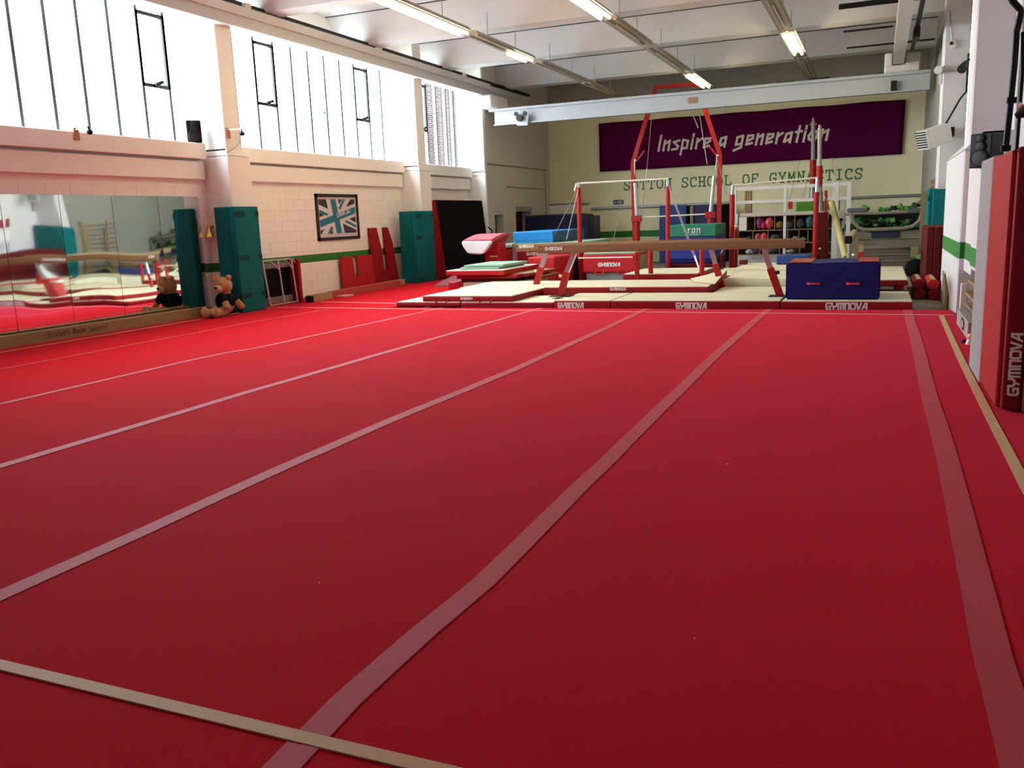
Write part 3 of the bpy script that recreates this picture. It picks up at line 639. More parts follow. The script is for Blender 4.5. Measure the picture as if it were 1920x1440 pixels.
# leaning black crash mat with red sides
t = T('crash_mat', (-11.0, 23, 0), 'huge black crash mat with red side leaning on the left wall behind the vault', 'mat')
c0 = PX(808, 370, -11.1); c1 = PX(836, 522, -10.6)
bm = bmesh.new()
prism(bm, [(-11.15, 21.35, 2.05), (-10.62, 21.35, .0), (-10.32, 21.35, .08), (-10.86, 21.35, 2.12)], (0, .001, 0)); bm.free()
def leanmat(y0, y1, xb, xt, zt, th, mside, mface, t, tp=0):
    b1, t1 = Vector((xb, 0, 0)), Vector((xt, 0, zt)); n = Vector((zt, 0, xb-xt)).normalized()*th
    bm = bmesh.new(); prism(bm, [(xb, y0, 0), (xt, y0, zt), (xt+n.x, y0, zt+n.z), (xb+n.x, y0, n.z)], (0, y1-y0, 0))
    bmesh.ops.bevel(bm, geom=list(bm.edges), offset=.03, segments=2, affect='EDGES'); O('side_cover', bm, mside, t)
    bm = bmesh.new(); m = n*1.01
    prism(bm, [(xb+m.x, y0+.03, m.z+.02), (xt+m.x, y0+.03, zt+m.z-.02), (xt+m.x, y1-.04, zt+m.z-.02), (xb+m.x, y1-.04, m.z+.02)], n*.03); O('face_cover', bm, mface, t)
leanmat(21.35, 24.4, -11.20, -11.42, 2.12, .32, redv, blackv, t)
pt('handle', t, blackv, [(-10.95, 24.42, 1.35), (-10.88, 24.55, 1.25), (-10.86, 24.55, .95), (-10.93, 24.42, .85)], .02)

# ================================================================ SPEAKERS, CAMERAS, BRACKETS
def speaker(c, w_, h_, d_, nrm, label):
    "c = centre of the front face"
    t = T('speaker', c, label, 'speaker', 'black wall speakers'); n = Vector(nrm).normalized(); s = Vector((-n.y, n.x, 0)); c = Vector(c)
    bm = bmesh.new(); zz = Vector((0, 0, h_/2))
    prism(bm, [c-s*w_/2-zz, c+s*w_/2-zz, c+s*w_/2+zz, c-s*w_/2+zz], -n*d_); bmesh.ops.bevel(bm, geom=list(bm.edges), offset=.01, segments=1, affect='EDGES'); O('cabinet', bm, blackp, t)
    for z, r in ((-.22, .40), (.12, .24), (.36, .20)):
        p = c+Vector((0, 0, z*h_)); bm = bmesh.new(); cyl(bm, p, p+n*.03, r*w_*1.05, r*w_*.95, seg=20); o = smooth(O('driver_ring', bm, M('speaker_ring', (.008, .009, .009), .6, spec=.15), t))
        bm = bmesh.new(); cyl(bm, p+n*.031, p+n*.034, r*w_*.75, r*w_*.5, seg=18); smooth(O('cone', bm, darkm, o))
    return t
c = PX(370, 246, -11.62); speaker((-11.68, 13.02, 3.36), .26, .40, .20, (.75, -.66, 0), 'black speaker standing on the left window sill beside the first column')
speaker((1.10, 12.05, 2.155), .27, .40, .26, (-.62, -.78, 0), 'black speaker above the near right red column pad')
def wcam(p, q, label):
    t = T('security_camera', p, label, 'camera', 'small wall cameras'); p, q = Vector(p), Vector(q)
    pb('plate', t, M('tan_plate', (.42, .18, .08), .6), p-Vector((.03, .05, .16)), p+Vector((.0, .05, .03)))
    bm = bmesh.new(); bar(bm, p, q, .03, .02, (0, 0, 1)); O('arm', bm, wallm, t)
    bm = bmesh.new(); ball(bm, q+Vector((0, .02, -.08)), .05, (1, 1, .9)); cyl(bm, q, q+Vector((0, .02, -.05)), .015); smooth(O('camera_head', bm, blackp, t)); return t
wcam(PX(143, 243, -11.60), PX(165, 237, -11.25), 'small camera on a white arm on the left window sill')
t = wcam(PX(428, 243, -11.20), PX(452, 242, -10.9), 'small camera on a white arm on the first left column')
pt('cable', t, darkm, [PX(453, 250, -11.18), PX(449, 268, -11.18), PX(440, 278, -11.18), PX(424, 287, -11.18)], .004, 5)
# white fan heater on the right hand column and its cable
t = T('fan_heater', PY(1748, 255, 20.2), 'white box heater with dark louvres bracketed to the right hand column', 'heater')
n = Vector((-.75, -.62, -.25)).normalized(); s = Vector((-n.y, n.x, 0)).normalized(); u = n.cross(s); u = -u if u.z < 0 else u
c = PY(1724, 265, 20.0)
def hp(a, b, k): return c+s*a+u*b-n*k
bm = bmesh.new(); prism(bm, [hp(-.10, -.19, 0), hp(.22, -.19, 0), hp(.22, .19, 0), hp(-.10, .19, 0)], -n*.62); bmesh.ops.bevel(bm, geom=list(bm.edges), offset=.02, segments=1, affect='EDGES'); O('casing', bm, M('heater_white', (.62, .61, .56), .5), t)
for k in range(7):
    bm = bmesh.new(); z = -.15+.05*k; prism(bm, [hp(-.08, z, -.002), hp(.20, z, -.002), hp(.20, z+.03, -.002), hp(-.08, z+.03, -.002)], n*.008); O('louvre', bm, darkm, t)
q = PY(1775, 246, 20.5); pb('bracket', t, blackp, q-Vector((.12, .1, .11)), q+Vector((.14, .3, .07)))
pt('cable', t, darkm, [PY(1767, 243, 20.4), PY(1785, 212, 20.5), PY(1800, 186, 20.6), PY(1806, 178, 20.6), PY(1812, 172, 20.6), PY(1816, 100, 20.6)], .02, 6)
# spot lamp, alarm bell and hanging cables of the right columns
t = T('spot_lamp', PY(1805, 125, 20.4), 'small dark swivelling lamp on the right hand column under the crane rail', 'lamp')
pt('arm', t, darkm, [PY(1822, 110, 20.5), PY(1812, 116, 20.4), PY(1806, 128, 20.4)], .025); bm = bmesh.new(); cyl(bm, PY(1812, 118, 20.3), PY(1803, 130, 20.1), .06, .09); smooth(O('head', bm, darkm, t))
t = T('alarm_bell', PY(1760, 130, 20.6), 'small round white bell box with a pipe on the edge of the right hand column', 'alarm'); bm = bmesh.new(); cyl(bm, PY(1759, 131, 20.55), PY(1761, 131, 20.75), .08, seg=14); smooth(O('bell', bm, steelw, t)); pt('pipe', t, greym, [PY(1768, 133, 20.6), PY(1803, 132, 20.6)], .02); pb('box', t, steelw, PY(1761, 157, 20.75), PY(1766, 136, 20.9))
t = T('ceiling_sensor', PY(1784, 81, 20.6), 'round white sensor with dark centre on the right hand column', 'sensor'); bm = bmesh.new(); cyl(bm, PY(1784, 83, 20.69), PY(1784, 83, 20.62), .09, seg=16); smooth(O('dish', bm, steelw, t)); bm = bmesh.new(); ball(bm, PY(1784, 81, 20.6), .035); smooth(O('lens', bm, blackp, t)); pt('cable', t, greym, [PY(1784, 78, 20.68), PY(1782, 20, 20.68)], .008, 5)
t = T('cable_bundle', PY(1885, 200, 7.35), 'thick black cables hanging down the near right column above the red pad', 'cable')
pt('cable', t, blackp, [PY(1880, -40, 7.36), PY(1897, 0, 7.36), PY(1915, 20, 7.36), PY(1911, 40, 7.34), PY(1906, 60, 7.34), PY(1902, 120, 7.34), PY(1893, 210, 7.34), PY(1885, 284, 7.34)], .022, 8)
pt('cable', t, blackp, [PY(1918, 60, 7.36), PY(1917, 140, 7.36), PY(1910, 230, 7.36), PY(1906, 282, 7.36)], .013, 8)
pt('cable', t, M('orange_cable', (.5, .22, .05), .5), [PY(1908, 60, 7.37), PY(1899, 120, 7.37), PY(1893, 180, 7.37)], .010, 6)
bm = bmesh.new(); 
for q in ((1897, 188), (1886, 278)): c = PY(q[0], q[1], 7.33); box(bm, c-Vector((.03, .02, .02)), c+Vector((.03, .03, .02)))
O('cable_clip', bm, blackp, t)
t = T('clamp_lamp', PY(1912, 213, 7.2), 'small dark clamp lamp with tan shade at the right edge of the picture', 'lamp'); bm = bmesh.new(); cyl(bm, PY(1904, 218, 7.2), PY(1918, 211, 7.2), .018, .04); smooth(O('body', bm, darkm, t)); bm = bmesh.new(); cyl(bm, PY(1914, 205, 7.22), PY(1920, 200, 7.22), .03, .045); smooth(O('shade', bm, orangev, t))
# near right column pads
t = T('column_pad', (.95, 7.8, 0), 'tall red padded wrap with white maker lettering on the near right column', 'pad', 'red column pads')
pb('side_panel', t, M('column_red', (.34, .012, .014), .6, spec=.15), (.87, 7.32, .015), (.98, 8.42, 1.915), .025)
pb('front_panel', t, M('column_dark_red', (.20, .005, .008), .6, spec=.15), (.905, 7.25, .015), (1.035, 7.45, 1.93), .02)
bm = bmesh.new(); p = PY(1905, 742, 7.245); strokes(bm, 'GYMNOVA', GY, (1.018, 7.246, p.z), (0, 0, 1), (-1, 0, 0), .082, .20, 0, .08, .86); O('lettering', bm, lettw, t)
t = T('column_pad', (.95, 8.65, 0), 'pale grey padded panel behind the red pad on the near right column', 'pad'); pb('cover', t, M('grey_pad', (.27, .25, .245), .7), (.865, 8.43, -.02), (1.05, 9.3, 1.93), .03)
t = T('column_pad', (1.2, 7.3, 0), 'red pad just inside the right edge of the picture', 'pad'); pb('cover', t, M('column_red', (.34, .012, .014), .6, spec=.15), (1.04, 7.20, .0), (1.7, 7.38, 1.93), .025)
# wall cabinet with hatch, shelves below, cardboard box
t = T('wall_cabinet', (1.3, 11, .7), 'pink white boxed in wall cabinet behind the grey column pad', 'cabinet')
pb('cabinet_body', t, rightm, (1.13, 9.8, .70), (1.74, 12.6, 1.98), .02); pb('door', t, rightm, (1.10, 9.9, .76), (1.13, 12.5, 1.92), .008)
t = T('corner_shelves', (1.3, 13, -.12), 'wooden shelf unit with rounded shelves and white end panel under the wall cabinet', 'shelf')
pb('end_panel', t, wallm, (1.05, 12.9, -.1), (1.14, 12.95, .50), .01)
for z, x0_ in ((.22, 1.10), (.38, 1.08), (.53, 1.12)): pb('shelf', t, ply, (x0_, 11.4, z), (1.7, 12.88, z+.03), .012)
mugs = []
for k, (y, z) in enumerate(((11.75, .41), (12.1, .41), (11.7, .25), (12.05, .25), (12.4, .25))):
    m = T('jar', (1.22, y, z), 'small pale jar on the rounded shelves beside the grey column pad', 'jar', 'jars on the corner shelves')
    pc('jar_body', m, M('jar_glass', (.4, .42, .42), .3), (1.22, y, z), (1.22, y, z+.07), .035); pc('lid', m, darkm, (1.22, y, z+.07), (1.22, y, z+.085), .036)
t = T('cardboard_box', (1.2, 11.7, 0), 'brown grey cardboard box with dark oval logo standing on the red carpet by the shelves', 'box')
pb('carton', t, M('cardboard', (.30, .24, .22), .7), (1.0, 11.1, .0), (1.12, 12.6, .20), .006)
bm = bmesh.new(); R_ = [(0.998, 11.75+.22*math.cos(s*math.pi/10), .105+.075*math.sin(s*math.pi/10)) for s in range(20)]; prism(bm, R_, (-.002, 0, 0)); O('oval_mark', bm, darkm, t)
bm = bmesh.new(); R_ = [(0.995, 11.75+.13*math.cos(s*math.pi/10), .105+.045*math.sin(s*math.pi/10)) for s in range(20)]; prism(bm, R_, (-.002, 0, 0)); O('oval_centre', bm, M('cardboard', (.3, .24, .22)), t)
t = T('toy_figure', (1.0, 10.6, 0), 'small peach and blue toy on the carpet in front of the cardboard box', 'toy'); c = PX(1813, 622, 1.0)
bm = bmesh.new(); cyl(bm, (1.0, 10.75, 0), (1.0, 10.75, .06), .05, .03); ball(bm, (1.0, 10.75, .09), .035); smooth(O('figure', bm, M('peach_plastic', (.75, .42, .25), .4), t)); bm = bmesh.new(); ball(bm, (.94, 10.8, .025), .03, (1, 1, .7)); smooth(O('ball', bm, bluev, t))
t = T('plywood_sheet', (1.0, 15.6, -.12), 'offcut of plywood leaning on the white wall beside the dark red mats', 'board')
a = PY(1768, 560, 16.6); bm = bmesh.new(); prism(bm, [(a.x, 16.6, -.11), (1.06, 15.1, -.11), (1.06, 15.1, .12), (1.05, 16.2, .45)], (-.02, 0, 0)); O('sheet', bm, ply, t)
# notices, wall bars on the right wall (seen in the mirrors)
for k in range(12):
    y = 17.6+.42*(k % 4); z = 1.15+.36*(k//4)
    n_ = O('notice', nb((1.49, y, z), (1.498, y+.21, z+.26)), [lettw, redv, mblue, M('notice_grey', (.35, .35, .38))][(k*5+k//4) % 4]); n_['label'] = 'small paper notice pinned to the right hand wall, seen in the mirrors'; n_['category'] = 'notice'; n_['group'] = 'paper notices on the right wall'
t = T('wall_bars', (1.15, 22, 0), 'wooden wall bars on the far right wall, seen warped in the mirrors', 'wall bars')
for y in (21.9, 22.7, 23.5): pb('upright', t, wood, (1.13, y-.03, -.12), (1.21, y+.03, 2.1))
for k in range(12): pc('rung', t, wood, (1.15, 21.9, .1+.17*k), (1.15, 23.5, .1+.17*k), .02, seg=8)

# ================================================================ MATS
def mat_(x0, x1, y0, y1, z0, z1, label, side=None, top=None, lg=None, name='gym_mat', cat='mat', grp=None, bev=.018, loops=()):
    t = T(name, ((x0+x1)/2, (y0+y1)/2, z0), label, cat, grp); tt = min(.012, (z1-z0)*.2)
    pb('cover', t, side or redv, (x0, y0, z0), (x1, y1, z1-tt), bev)
    pb('top_sheet', t, top or cream, (x0+.012, y0+.012, z1-tt-.004), (x1-.012, y1-.012, z1), .004, 1)
    if lg: logo(t, (lg[0], y0-.002, lg[1]), (1, 0, 0), lg[2], lg[3])
    for lx in loops: pt('handle', t, side or redv, [(lx-.13, y0-.01, z0+.03), (lx-.09, y0-.03, z0-.03), (lx+.09, y0-.03, z0-.03), (lx+.13, y0-.01, z0+.03)], .014, 6)
    return t
ZT = .13
mat_(-8.40, -7.05, 14.32, 16.15, .004, .095, 'thin cream topped landing mat poking out at the front left of the mats', loops=())
mat_(-7.04, -5.22, 14.32, 15.6, -.118, .095, 'thin cream topped mat under the front left thick mat')
mat_(-5.20, -4.17, 14.28, 15.70, -.118, ZT, 'narrow front row mat with white lettering at the near foot of the beam', lg=(PY(1070, 573, 14.28).x, .045, .47, 0.105))
mat_(-4.16, -1.38, 14.28, 15.74, -.118, ZT, 'wide front row landing mat in the middle with white lettering on its red edge', lg=(PY(1296, 573, 14.28).x, .045, .50, 0.11))
mat_(-1.37, .53, 14.28, 15.95, -.118, .125, 'front row landing mat carrying the big blue block', lg=(PY(1587, 573, 14.28).x, .045, .60, 0.115))
mat_(-7.85, -6.02, 14.36, 16.10, .097, .205, 'thick cream landing mat with red handles on top of the thin front left mat', lg=(-6.93, .155, .24, .05), loops=(-7.45, -6.55))
mat_(-7.95, -6.00, 16.12, 17.85, .004, .205, 'cream landing mat behind the front left one, under the vault stack edge')
mat_(-5.95, -2.78, 15.76, 17.45, -.118, .24, 'long cream landing mat lying across behind the front row under the beam', lg=(-4.45, .195, .30, .055))
mat_(-2.70, -1.25, 15.78, 16.95, -.118, ZT, 'cream mat of the second row at the far foot of the beam')
mat_(-1.2, -.58, 16.0, 17.3, -.118, ZT, 'cream mat of the second row behind the blue block')
mat_(-2.72, -1.20, 17.0, 19.3, -.118, .27, 'thick cream crash mat with a soft quilted edge right of the rear beam foot', side=cream)
mat_(-2.9, -1.3, 19.35, 21.6, -.118, .31, 'cream mat behind the quilted crash mat in front of the white cupboard', side=cream)
mat_(-1.2, -.58, 17.4, 20.5, -.118, .2, 'cream mat behind the blue block, mostly hidden')
a = PZ(1320, 524, .24); t = T('gym_mat', (a.x, a.y, .24), 'folded up corner piece of cream mat leaning against the right leg of the rear beam', 'mat')
x0_, x1_ = -3.12, -2.72
bm = bmesh.new(); prism(bm, [(x0_, 16.2, .245), (x1_, 16.2, .245), (x1_, 17.7, .245), (x1_, 17.7, .46), (x0_, 17.7, .30)], (0, .001, 0)); bm.free()
bm = bmesh.new(); V_ = [bm.verts.new(v) for v in ((x0_-.1, 16.7, .242), (x1_, 16.1, .242), (x1_+.02, 17.4, .242), (x0_-.3, 17.4, .242), (x0_-.1, 16.7, .250), (x1_, 16.1, .250), (x1_+.02, 17.4, .42), (x0_-.3, 17.4, .26))]
for q in ((3,2,1,0),(4,5,6,7),(0,1,5,4),(1,2,6,5),(2,3,7,6),(3,0,4,7)): f = bm.faces.new([V_[i] for i in q]); f.material_index = 0 if q == (4,5,6,7) else 1
O('flap', bm, [cream, redv], t)
mat_(-5.3, -3.6, 19.2, 21.2, -.118, .24, 'cream topped mat in front of the red lettered vault block', )
a = PZ(1200, 525, .1); mat_(-3.58, -2.92, 19.8, 22.4, -.118, .15, 'low dark red edged mat between the red posts and the blue block pile', side=dredv)
# right stack
mat_(-.55, .515, 16.2, 19.8, .195, .30, 'cream topped mat on the low stack right of the blue block')
mat_(-.55, .30, 16.25, 19.6, .132, .190, 'thin cream mat under the right hand stack', side=cream); t = mat_(.31, .46, 16.25, 18, .132, .190, 'small red folded end under the right hand stack', side=redv2, top=redv)
mat_(-.55, .52, 16.3, 19.6, -.118, .128, 'bottom mat of the right hand stack', side=brown, top=beige)
for k, (x0, z0, dx) in enumerate(((.60, .065, 0), (.83, .065, 0), (.63, -.118, .0), (.86, -.118, 0))):
    t = T('padded_bar', (x0, 16.4, z0), ['red padded bar with beige strip, upper left of the four on the concrete', 'red padded bar with beige strip, upper right of the four on the concrete', 'red padded bar, lower left of the four on the concrete floor', 'red padded bar, lower right of the four on the concrete floor'][k], 'padded bar', 'pile of red padded bars')
    y0 = 16.9+.15*(k % 2 == 0); bm = bmesh.new(); r_ = .095; poly = [(x0+.11+r_*1.1*math.cos(math.pi/8+s*math.pi/4), y0, z0+.088+r_*math.sin(math.pi/8+s*math.pi/4)) for s in range(8)]; prism(bm, poly, (0, 1.25, 0)); bmesh.ops.bevel(bm, geom=list(bm.edges), offset=.008, segments=1, affect='EDGES'); O('cover', bm, redv if k != 1 else redv2, t)
    pb('strip', t, beige, (x0+.08, y0+.03, z0+.172), (x0+.145, y0+1.2, z0+.180))
# dark red mats leaning on the right column
t = T('folded_mat', (1.05, 19.5, -.12), 'tall dark red three layer folded mat standing against the teal right column pad', 'mat')
for k in range(3): pb('layer', t, dredv, (.86+.13*k, 18.3, -.12), (.985+.13*k, 20.3, 1.12), .02)
# blue block
t = T('foam_block', (-.63, 14.9, .125), 'big dark blue soft block with red handles and orange top corners on the front mat', 'block')
bm = bmesh.new(); bz0, bz1 = .125, .70; bxx0, bxx1, by0, by1 = -1.325, .07, 14.5, 15.75
box(bm, (bxx0, by0, bz0), (bxx1, by1, bz1)); bmesh.ops.subdivide_edges(bm, edges=list(bm.edges), cuts=14, use_grid_fill=True)
for v in bm.verts:
    fx, fz = (v.co.x-bxx0)/(bxx1-bxx0), (v.co.z-bz0)/(bz1-bz0)
    k = math.sin(math.pi*fx)*math.sin(math.pi*fz)
    if v.co.y < by0+.01: v.co.y -= .03*k+.012*math.sin(9*fx+14*fz)*k+.008*math.sin(17*fx-9*fz)*k
    v.co.z += .006*math.sin(9*v.co.x)*(fz > .98)
bmesh.ops.bevel(bm, geom=[e for e in bm.edges if len(e.link_faces) == 2 and e.calc_face_angle() > 1], offset=.025, segments=2, affect='EDGES')
smooth(O('cover', bm, bluev, t), 60)
for a, b in ((bxx0+.03, bxx0+.38), (bxx1-.33, bxx1-.03)):
    bm = bmesh.new(); prism(bm, [(a, by0+.02, bz1+.008), (b, by0+.02, bz1+.008), (b+.0, by1-.03, bz1+.008), (a, by1-.03, bz1+.008)], (0, 0, .006)); O('top_patch', bm, orangev, t)
for x in (1525, 1599):
    c = PY(x, 532, by0-.035); bm = bmesh.new()
    prism(bm, [(c.x-.095, c.y, c.z-.025), (c.x-.05, c.y-.02, c.z-.012), (c.x+.05, c.y-.02, c.z-.012), (c.x+.095, c.y, c.z-.025), (c.x+.095, c.y, c.z+.025), (c.x+.05, c.y-.02, c.z+.012), (c.x-.05, c.y-.02, c.z+.012), (c.x-.095, c.y, c.z+.025)], (0, .02, 0)); O('handle', bm, M('red_webbing', (.50, .04, .04), .6), t)
x0, x1, z0, z1 = rect(1455, 479, 1500, 495, 20.7)
t = T('foam_block', (x0+.3, 20.8, .312), 'mid blue soft block peeping out behind the big blue block on the left', 'block'); pb('cover', t, M('soft_blue_vinyl', (.015, .045, .18), .5), (x0, 20.7, .312), (x1+.2, 21.5, z1), .03)
# ================================================================ BALANCE BEAMS
def bbeam(Y, xl, xr, zt, legs, label, logo_at, zf):
    t = T('balance_beam', ((xl+xr)/2, Y, zf), label, 'balance beam', 'raised tan balance beams'); zb = zt-.155
    bm = bmesh.new(); c = .022
    prof = [(Y-.05, zb), (Y+.05, zb), (Y+.065, zb+.05), (Y+.06, zt-c), (Y+.045, zt), (Y-.045, zt), (Y-.06, zt-c), (Y-.065, zb+.05)]
    prism(bm, [(xl, y, z) for y, z in prof], (xr-xl, 0, 0)); O('beam_body', bm, brown, t)
    bm = bmesh.new(); prism(bm, [(xl-.012, y, z) for y, z in prof], (.012, 0, 0)); O('end_cap', bm, M('beam_end_brown', (.13, .07, .04), .7), t)
    bm = bmesh.new(); prism(bm, [(xr, y, z) for y, z in prof], (.012, 0, 0)); O('end_cap', bm, M('beam_end_brown', (.13, .07, .04), .7), t)
    for (xt, xm, zm, xb) in legs:
        d = 1 if xb > xt else -1
        bm = bmesh.new(); bar(bm, (xt, Y, zb+.01), (xm, Y, zm), .085, .075); O('inner_leg', bm, chrome, t)
        bm = bmesh.new(); bar(bm, (xm-(xb-xm)*.04, Y, zm+.02), (xb, Y, zf), .11, .10); l = O('leg', bm, redm, t)
        pc('clamp_knob', l, lettw if d < 0 else darkm, (xm+d*.05, Y-.0, zm-.06), (xm+d*.14, Y-.02, zm-.05), .03)
        pb('foot_plate', t, darkm, (xb-.18, Y-.16, zf), (xb+.22, Y+.16, zf+.012), .003)
    logo(t, logo_at, (1, 0, 0), logo_at[3], logo_at[4], lettw) if False else None
    lx, lz, lw, lh = logo_at; logo(t, (lx, Y-.068, lz), (1, 0, 0), lw, lh)
    return t
Y1 = 15.05
g = lambda x, y: PY(x, y, Y1)
zt = (g(1012, 457).z+g(1510, 449).z)/2
bbeam(Y1, g(1012, 460).x, g(1508, 455).x, zt, [(g(1078, 474).x, g(1062, 512).x, g(1062, 512).z, g(1051, 556).x), (g(1432, 468).x, g(1445, 505).x, g(1445, 505).z, g(1463, 558).x)],
      'front balance beam with tan suede top on red and steel legs, the longest across the middle of the picture', (g(1040, 465).x, g(1040, 466).z, .33, .065), ZT)
Y2 = 16.9; g = lambda x, y: PY(x, y, Y2)
bbeam(Y2, g(970, 460).x, g(1398, 450).x, zt-.03, [(g(1026, 474).x, g(1014, 503).x, g(1014, 503).z, g(1000, 530).x), (g(1332, 468).x, g(1342, 497).x, g(1342, 497).z, g(1358, 538).x)],
      'rear balance beam, its lettered left end showing beyond the front beam', (g(989, 460).x, g(989, 461.5).z, .32, .065), .0)
# third beam, end on, at the right
t = T('balance_beam', (-.75, 19.4, -.12), 'balance beam seen end on with black end cap behind the big blue block', 'balance beam')
c = PY(1591, 450, 18.6); prof = [(-.055, -.075), (.055, -.075), (.075, -.03), (.07, .06), (.05, .08), (-.05, .08), (-.07, .06), (-.075, -.03)]
bm = bmesh.new(); prism(bm, [(c.x+a, 18.62, c.z+b) for a, b in prof], (0, 5.0, 0)); O('beam_body', bm, beige, t); bm = bmesh.new(); prism(bm, [(c.x+a, 18.58, c.z+b) for a, b in prof], (0, .045, 0)); O('end_cap', bm, blackp, t)
pc('inner_leg', t, chrome, (c.x, 18.8, c.z-.07), (c.x, 18.8, .25), .025); bm = bmesh.new(); bar(bm, (c.x+.22, 19.6, c.z-.07), (c.x+.22, 19.6, .6), .09, .09); O('inner_leg', bm, beige, t)
bm = bmesh.new(); bar(bm, (c.x+.22, 19.6, .62), (c.x+.22, 19.6, -.1), .1, .1); l = O('leg', bm, redm, t); bm = bmesh.new(); bar(bm, (c.x, 18.8, .26), (c.x, 18.8, -.1), .08, .08); O('leg', bm, redm, t)
c2 = PY(1600, 478, 19.5); bm = bmesh.new(); ball(bm, c2, .03); smooth(O('clamp_knob', bm, lettw, l))
# ================================================================ VAULT, SPRINGBOARD AND THE LEFT STACK
YV = 20.15; g = lambda x, y, Y=YV: PY(x, y, Y)
t = T('vaulting_table', (-8.9, YV+.8, 0), 'vaulting table with red top and shiny white padded front above the stacked mats', 'vault')
P8 = [g(864, 452), g(866, 461), g(877, 476), g(903, 477), g(908, 474), g(923, 452)]
bm = bmesh.new(); prism(bm, P8, (0, .12, 0)); bmesh.ops.bevel(bm, geom=list(bm.edges), offset=.03, segments=3, affect='EDGES'); smooth(O('front_pad', bm, whitev, t), 50)
bk = [g(872, 440, YV+1.0), g(945, 438, YV+1.0)]
bm = bmesh.new(); n_ = 8; z_ = g(864, 452).z; xl, xr = g(866, 452).x, g(922, 452).x; rows = []
for i in range(n_+1):
    f = i/n_; y = YV+.05+1.15*f; z = z_+.02+.13*math.sin(f*math.pi*.55); wx = .0
    rows.append([bm.verts.new(q) for q in ((xl, y, z-.05), (xl+.03, y, z), (xr-.03, y, z), (xr, y, z-.05), (xr-.22, y, z-.34), (xl+.2, y, z-.34))])
for a, b in zip(rows, rows[1:]):
    for k in range(6): bm.faces.new((a[k], a[(k+1) % 6], b[(k+1) % 6], b[k]))
bm.faces.new(rows[0]); bm.faces.new(rows[-1][::-1]); smooth(O('top_pad', bm, pinkv, t), 40)
x0 = g(898, 490).x; x1 = g(925, 480).x
pb('support_column', t, redv2, (x0, YV+.35, .2), (x1, YV+.85, 1.0), .04); logo(t, ((x0+x1)/2+.05, YV+.345, g(918, 482).z), (1, 0, 0), .2, .04)
pb('support_base', t, redv, (x0-.3, YV+.15, 0), (x1+.3, YV+1.1, .2), .02); pb('rear_post', t, greym, (x1+.15, YV+.9, .2), (x1+.25, YV+1.0, .95), .01)
def stack(lst):
    for (px0, px1, py0, py1, Y, D, lab, kw) in lst:
        x0, x1, z0, z1 = rect(px0, py0, px1, py1, Y); mat_(x0, x1, Y, Y+D, z0, z1, lab, grp='stack of mats below the vault', **kw)
# foam sections from the floor up
YS = 17.9
x0 = PY(868, 528, YS).x; x1 = PY(950, 528, YS).x
zs = [PY(910, y, YS).z for y in (540, 529, 522.5, 515.5, 508)]
zb = 0
t = T('foam_block', ((x0+x1)/2, YS+.6, 0), 'cream foam base section with red corner pieces at the bottom of the left stack', 'block'); xa = PY(840, 530, YS).x; xb_ = PY(975, 530, YS).x
pb('middle_section', t, cream, (x0, YS, .0), (x1, YS+1.0, zs[1]), .01); pb('corner_piece', t, redv2, (xa, YS+.0, 0), (x0-.003, YS+1.0, zs[1]), .02); pb('corner_piece', t, redv2, (x1+.003, YS, 0), (x1+.30, YS+.3, zs[1]), .02); pb('side_section', t, cream, (x1+.02, YS+.31, 0), (x1+.30, YS+1.9, zs[1]), .01)
kw = dict(side=redv, top=redv)
mat_(x0-.06, x1+.10, YS+.02, YS+1.9, zs[1]+.001, zs[2], 'lowest dark red mat in the stack under the vault', side=dredv, top=redv, grp='stack of mats below the vault')
mat_(x0-.14, x1+.28, YS-.05, YS+1.9, zs[2]+.001, zs[3], 'middle red mat in the stack under the vault', side=redv, top=redv, grp='stack of mats below the vault')
mat_(x0-.34, x1+.02, YS-.18, YS+2.0, zs[3]+.001, zs[4]+.03, 'top red edged mat with white surface in the stack, under the green folding mat', top=M('white_mat_top', (.80, .78, .72), .5), side=redv2, grp='stack of mats below the vault')
for k, (dx, dz) in enumerate(((.10, 0), (.34, -.10))):
    t = T('wooden_board', (x1+dx, YS+.6, zs[3]+dz), ['orange red board with pale edge jutting from the right of the mat stack, upper one', 'orange red board with pale edge jutting from the right of the mat stack, lower one'][k], 'board', 'boards in the mat stack')
    z = zs[3]+dz; pb('board', t, redm, (x1-.05+dx*.6, YS+.3+.5*k, z-.06), (x1+.38+dx*.5, YS+2.0, z), .006); pb('edge_strip', t, ply, (x1-.05+dx*.6, YS+.29+.5*k, z-.003), (x1+.38+dx*.5, YS+2.0, z+.008))
zt_ = zs[4]+.032; xg0, xg1 = PY(860, 505, YS).x, PY(935, 505, YS).x
t = T('folding_mat', ((xg0+xg1)/2, YS+.8, zt_), 'pale green folded mat with small white label on top of the left stack', 'mat')
def slab(x0, x1, y0, y1, z0, z1, mat, nm):
    bm = bmesh.new(); box(bm, (x0, y0, z0), (x1, y1, z1)); bmesh.ops.bevel(bm, geom=[e for e in bm.edges if abs(e.verts[0].co.z-e.verts[1].co.z) < .001], offset=.02, segments=3, affect='EDGES'); return smooth(O(nm, bm, mat, t))
slab(xg0, xg1, YS+.02, YS+1.6, zt_, zt_+.045, paleg, 'lower_fold'); slab(xg0+.06, xg1+.05, YS+.12, YS+1.7, zt_+.045, zt_+.095, paleg, 'upper_fold')
pb('label', t, lettw, (xg0+.5, YS+.6, zt_+.095), (xg0+.9, YS+.68, zt_+.098))
t = T('springboard', (-9.7, 18.8, 0), 'dark red springboard ramp with a silver front edge left of the mat stack', 'springboard')
a = PZ(815, 537, .02); b = PZ(858, 515, .2)
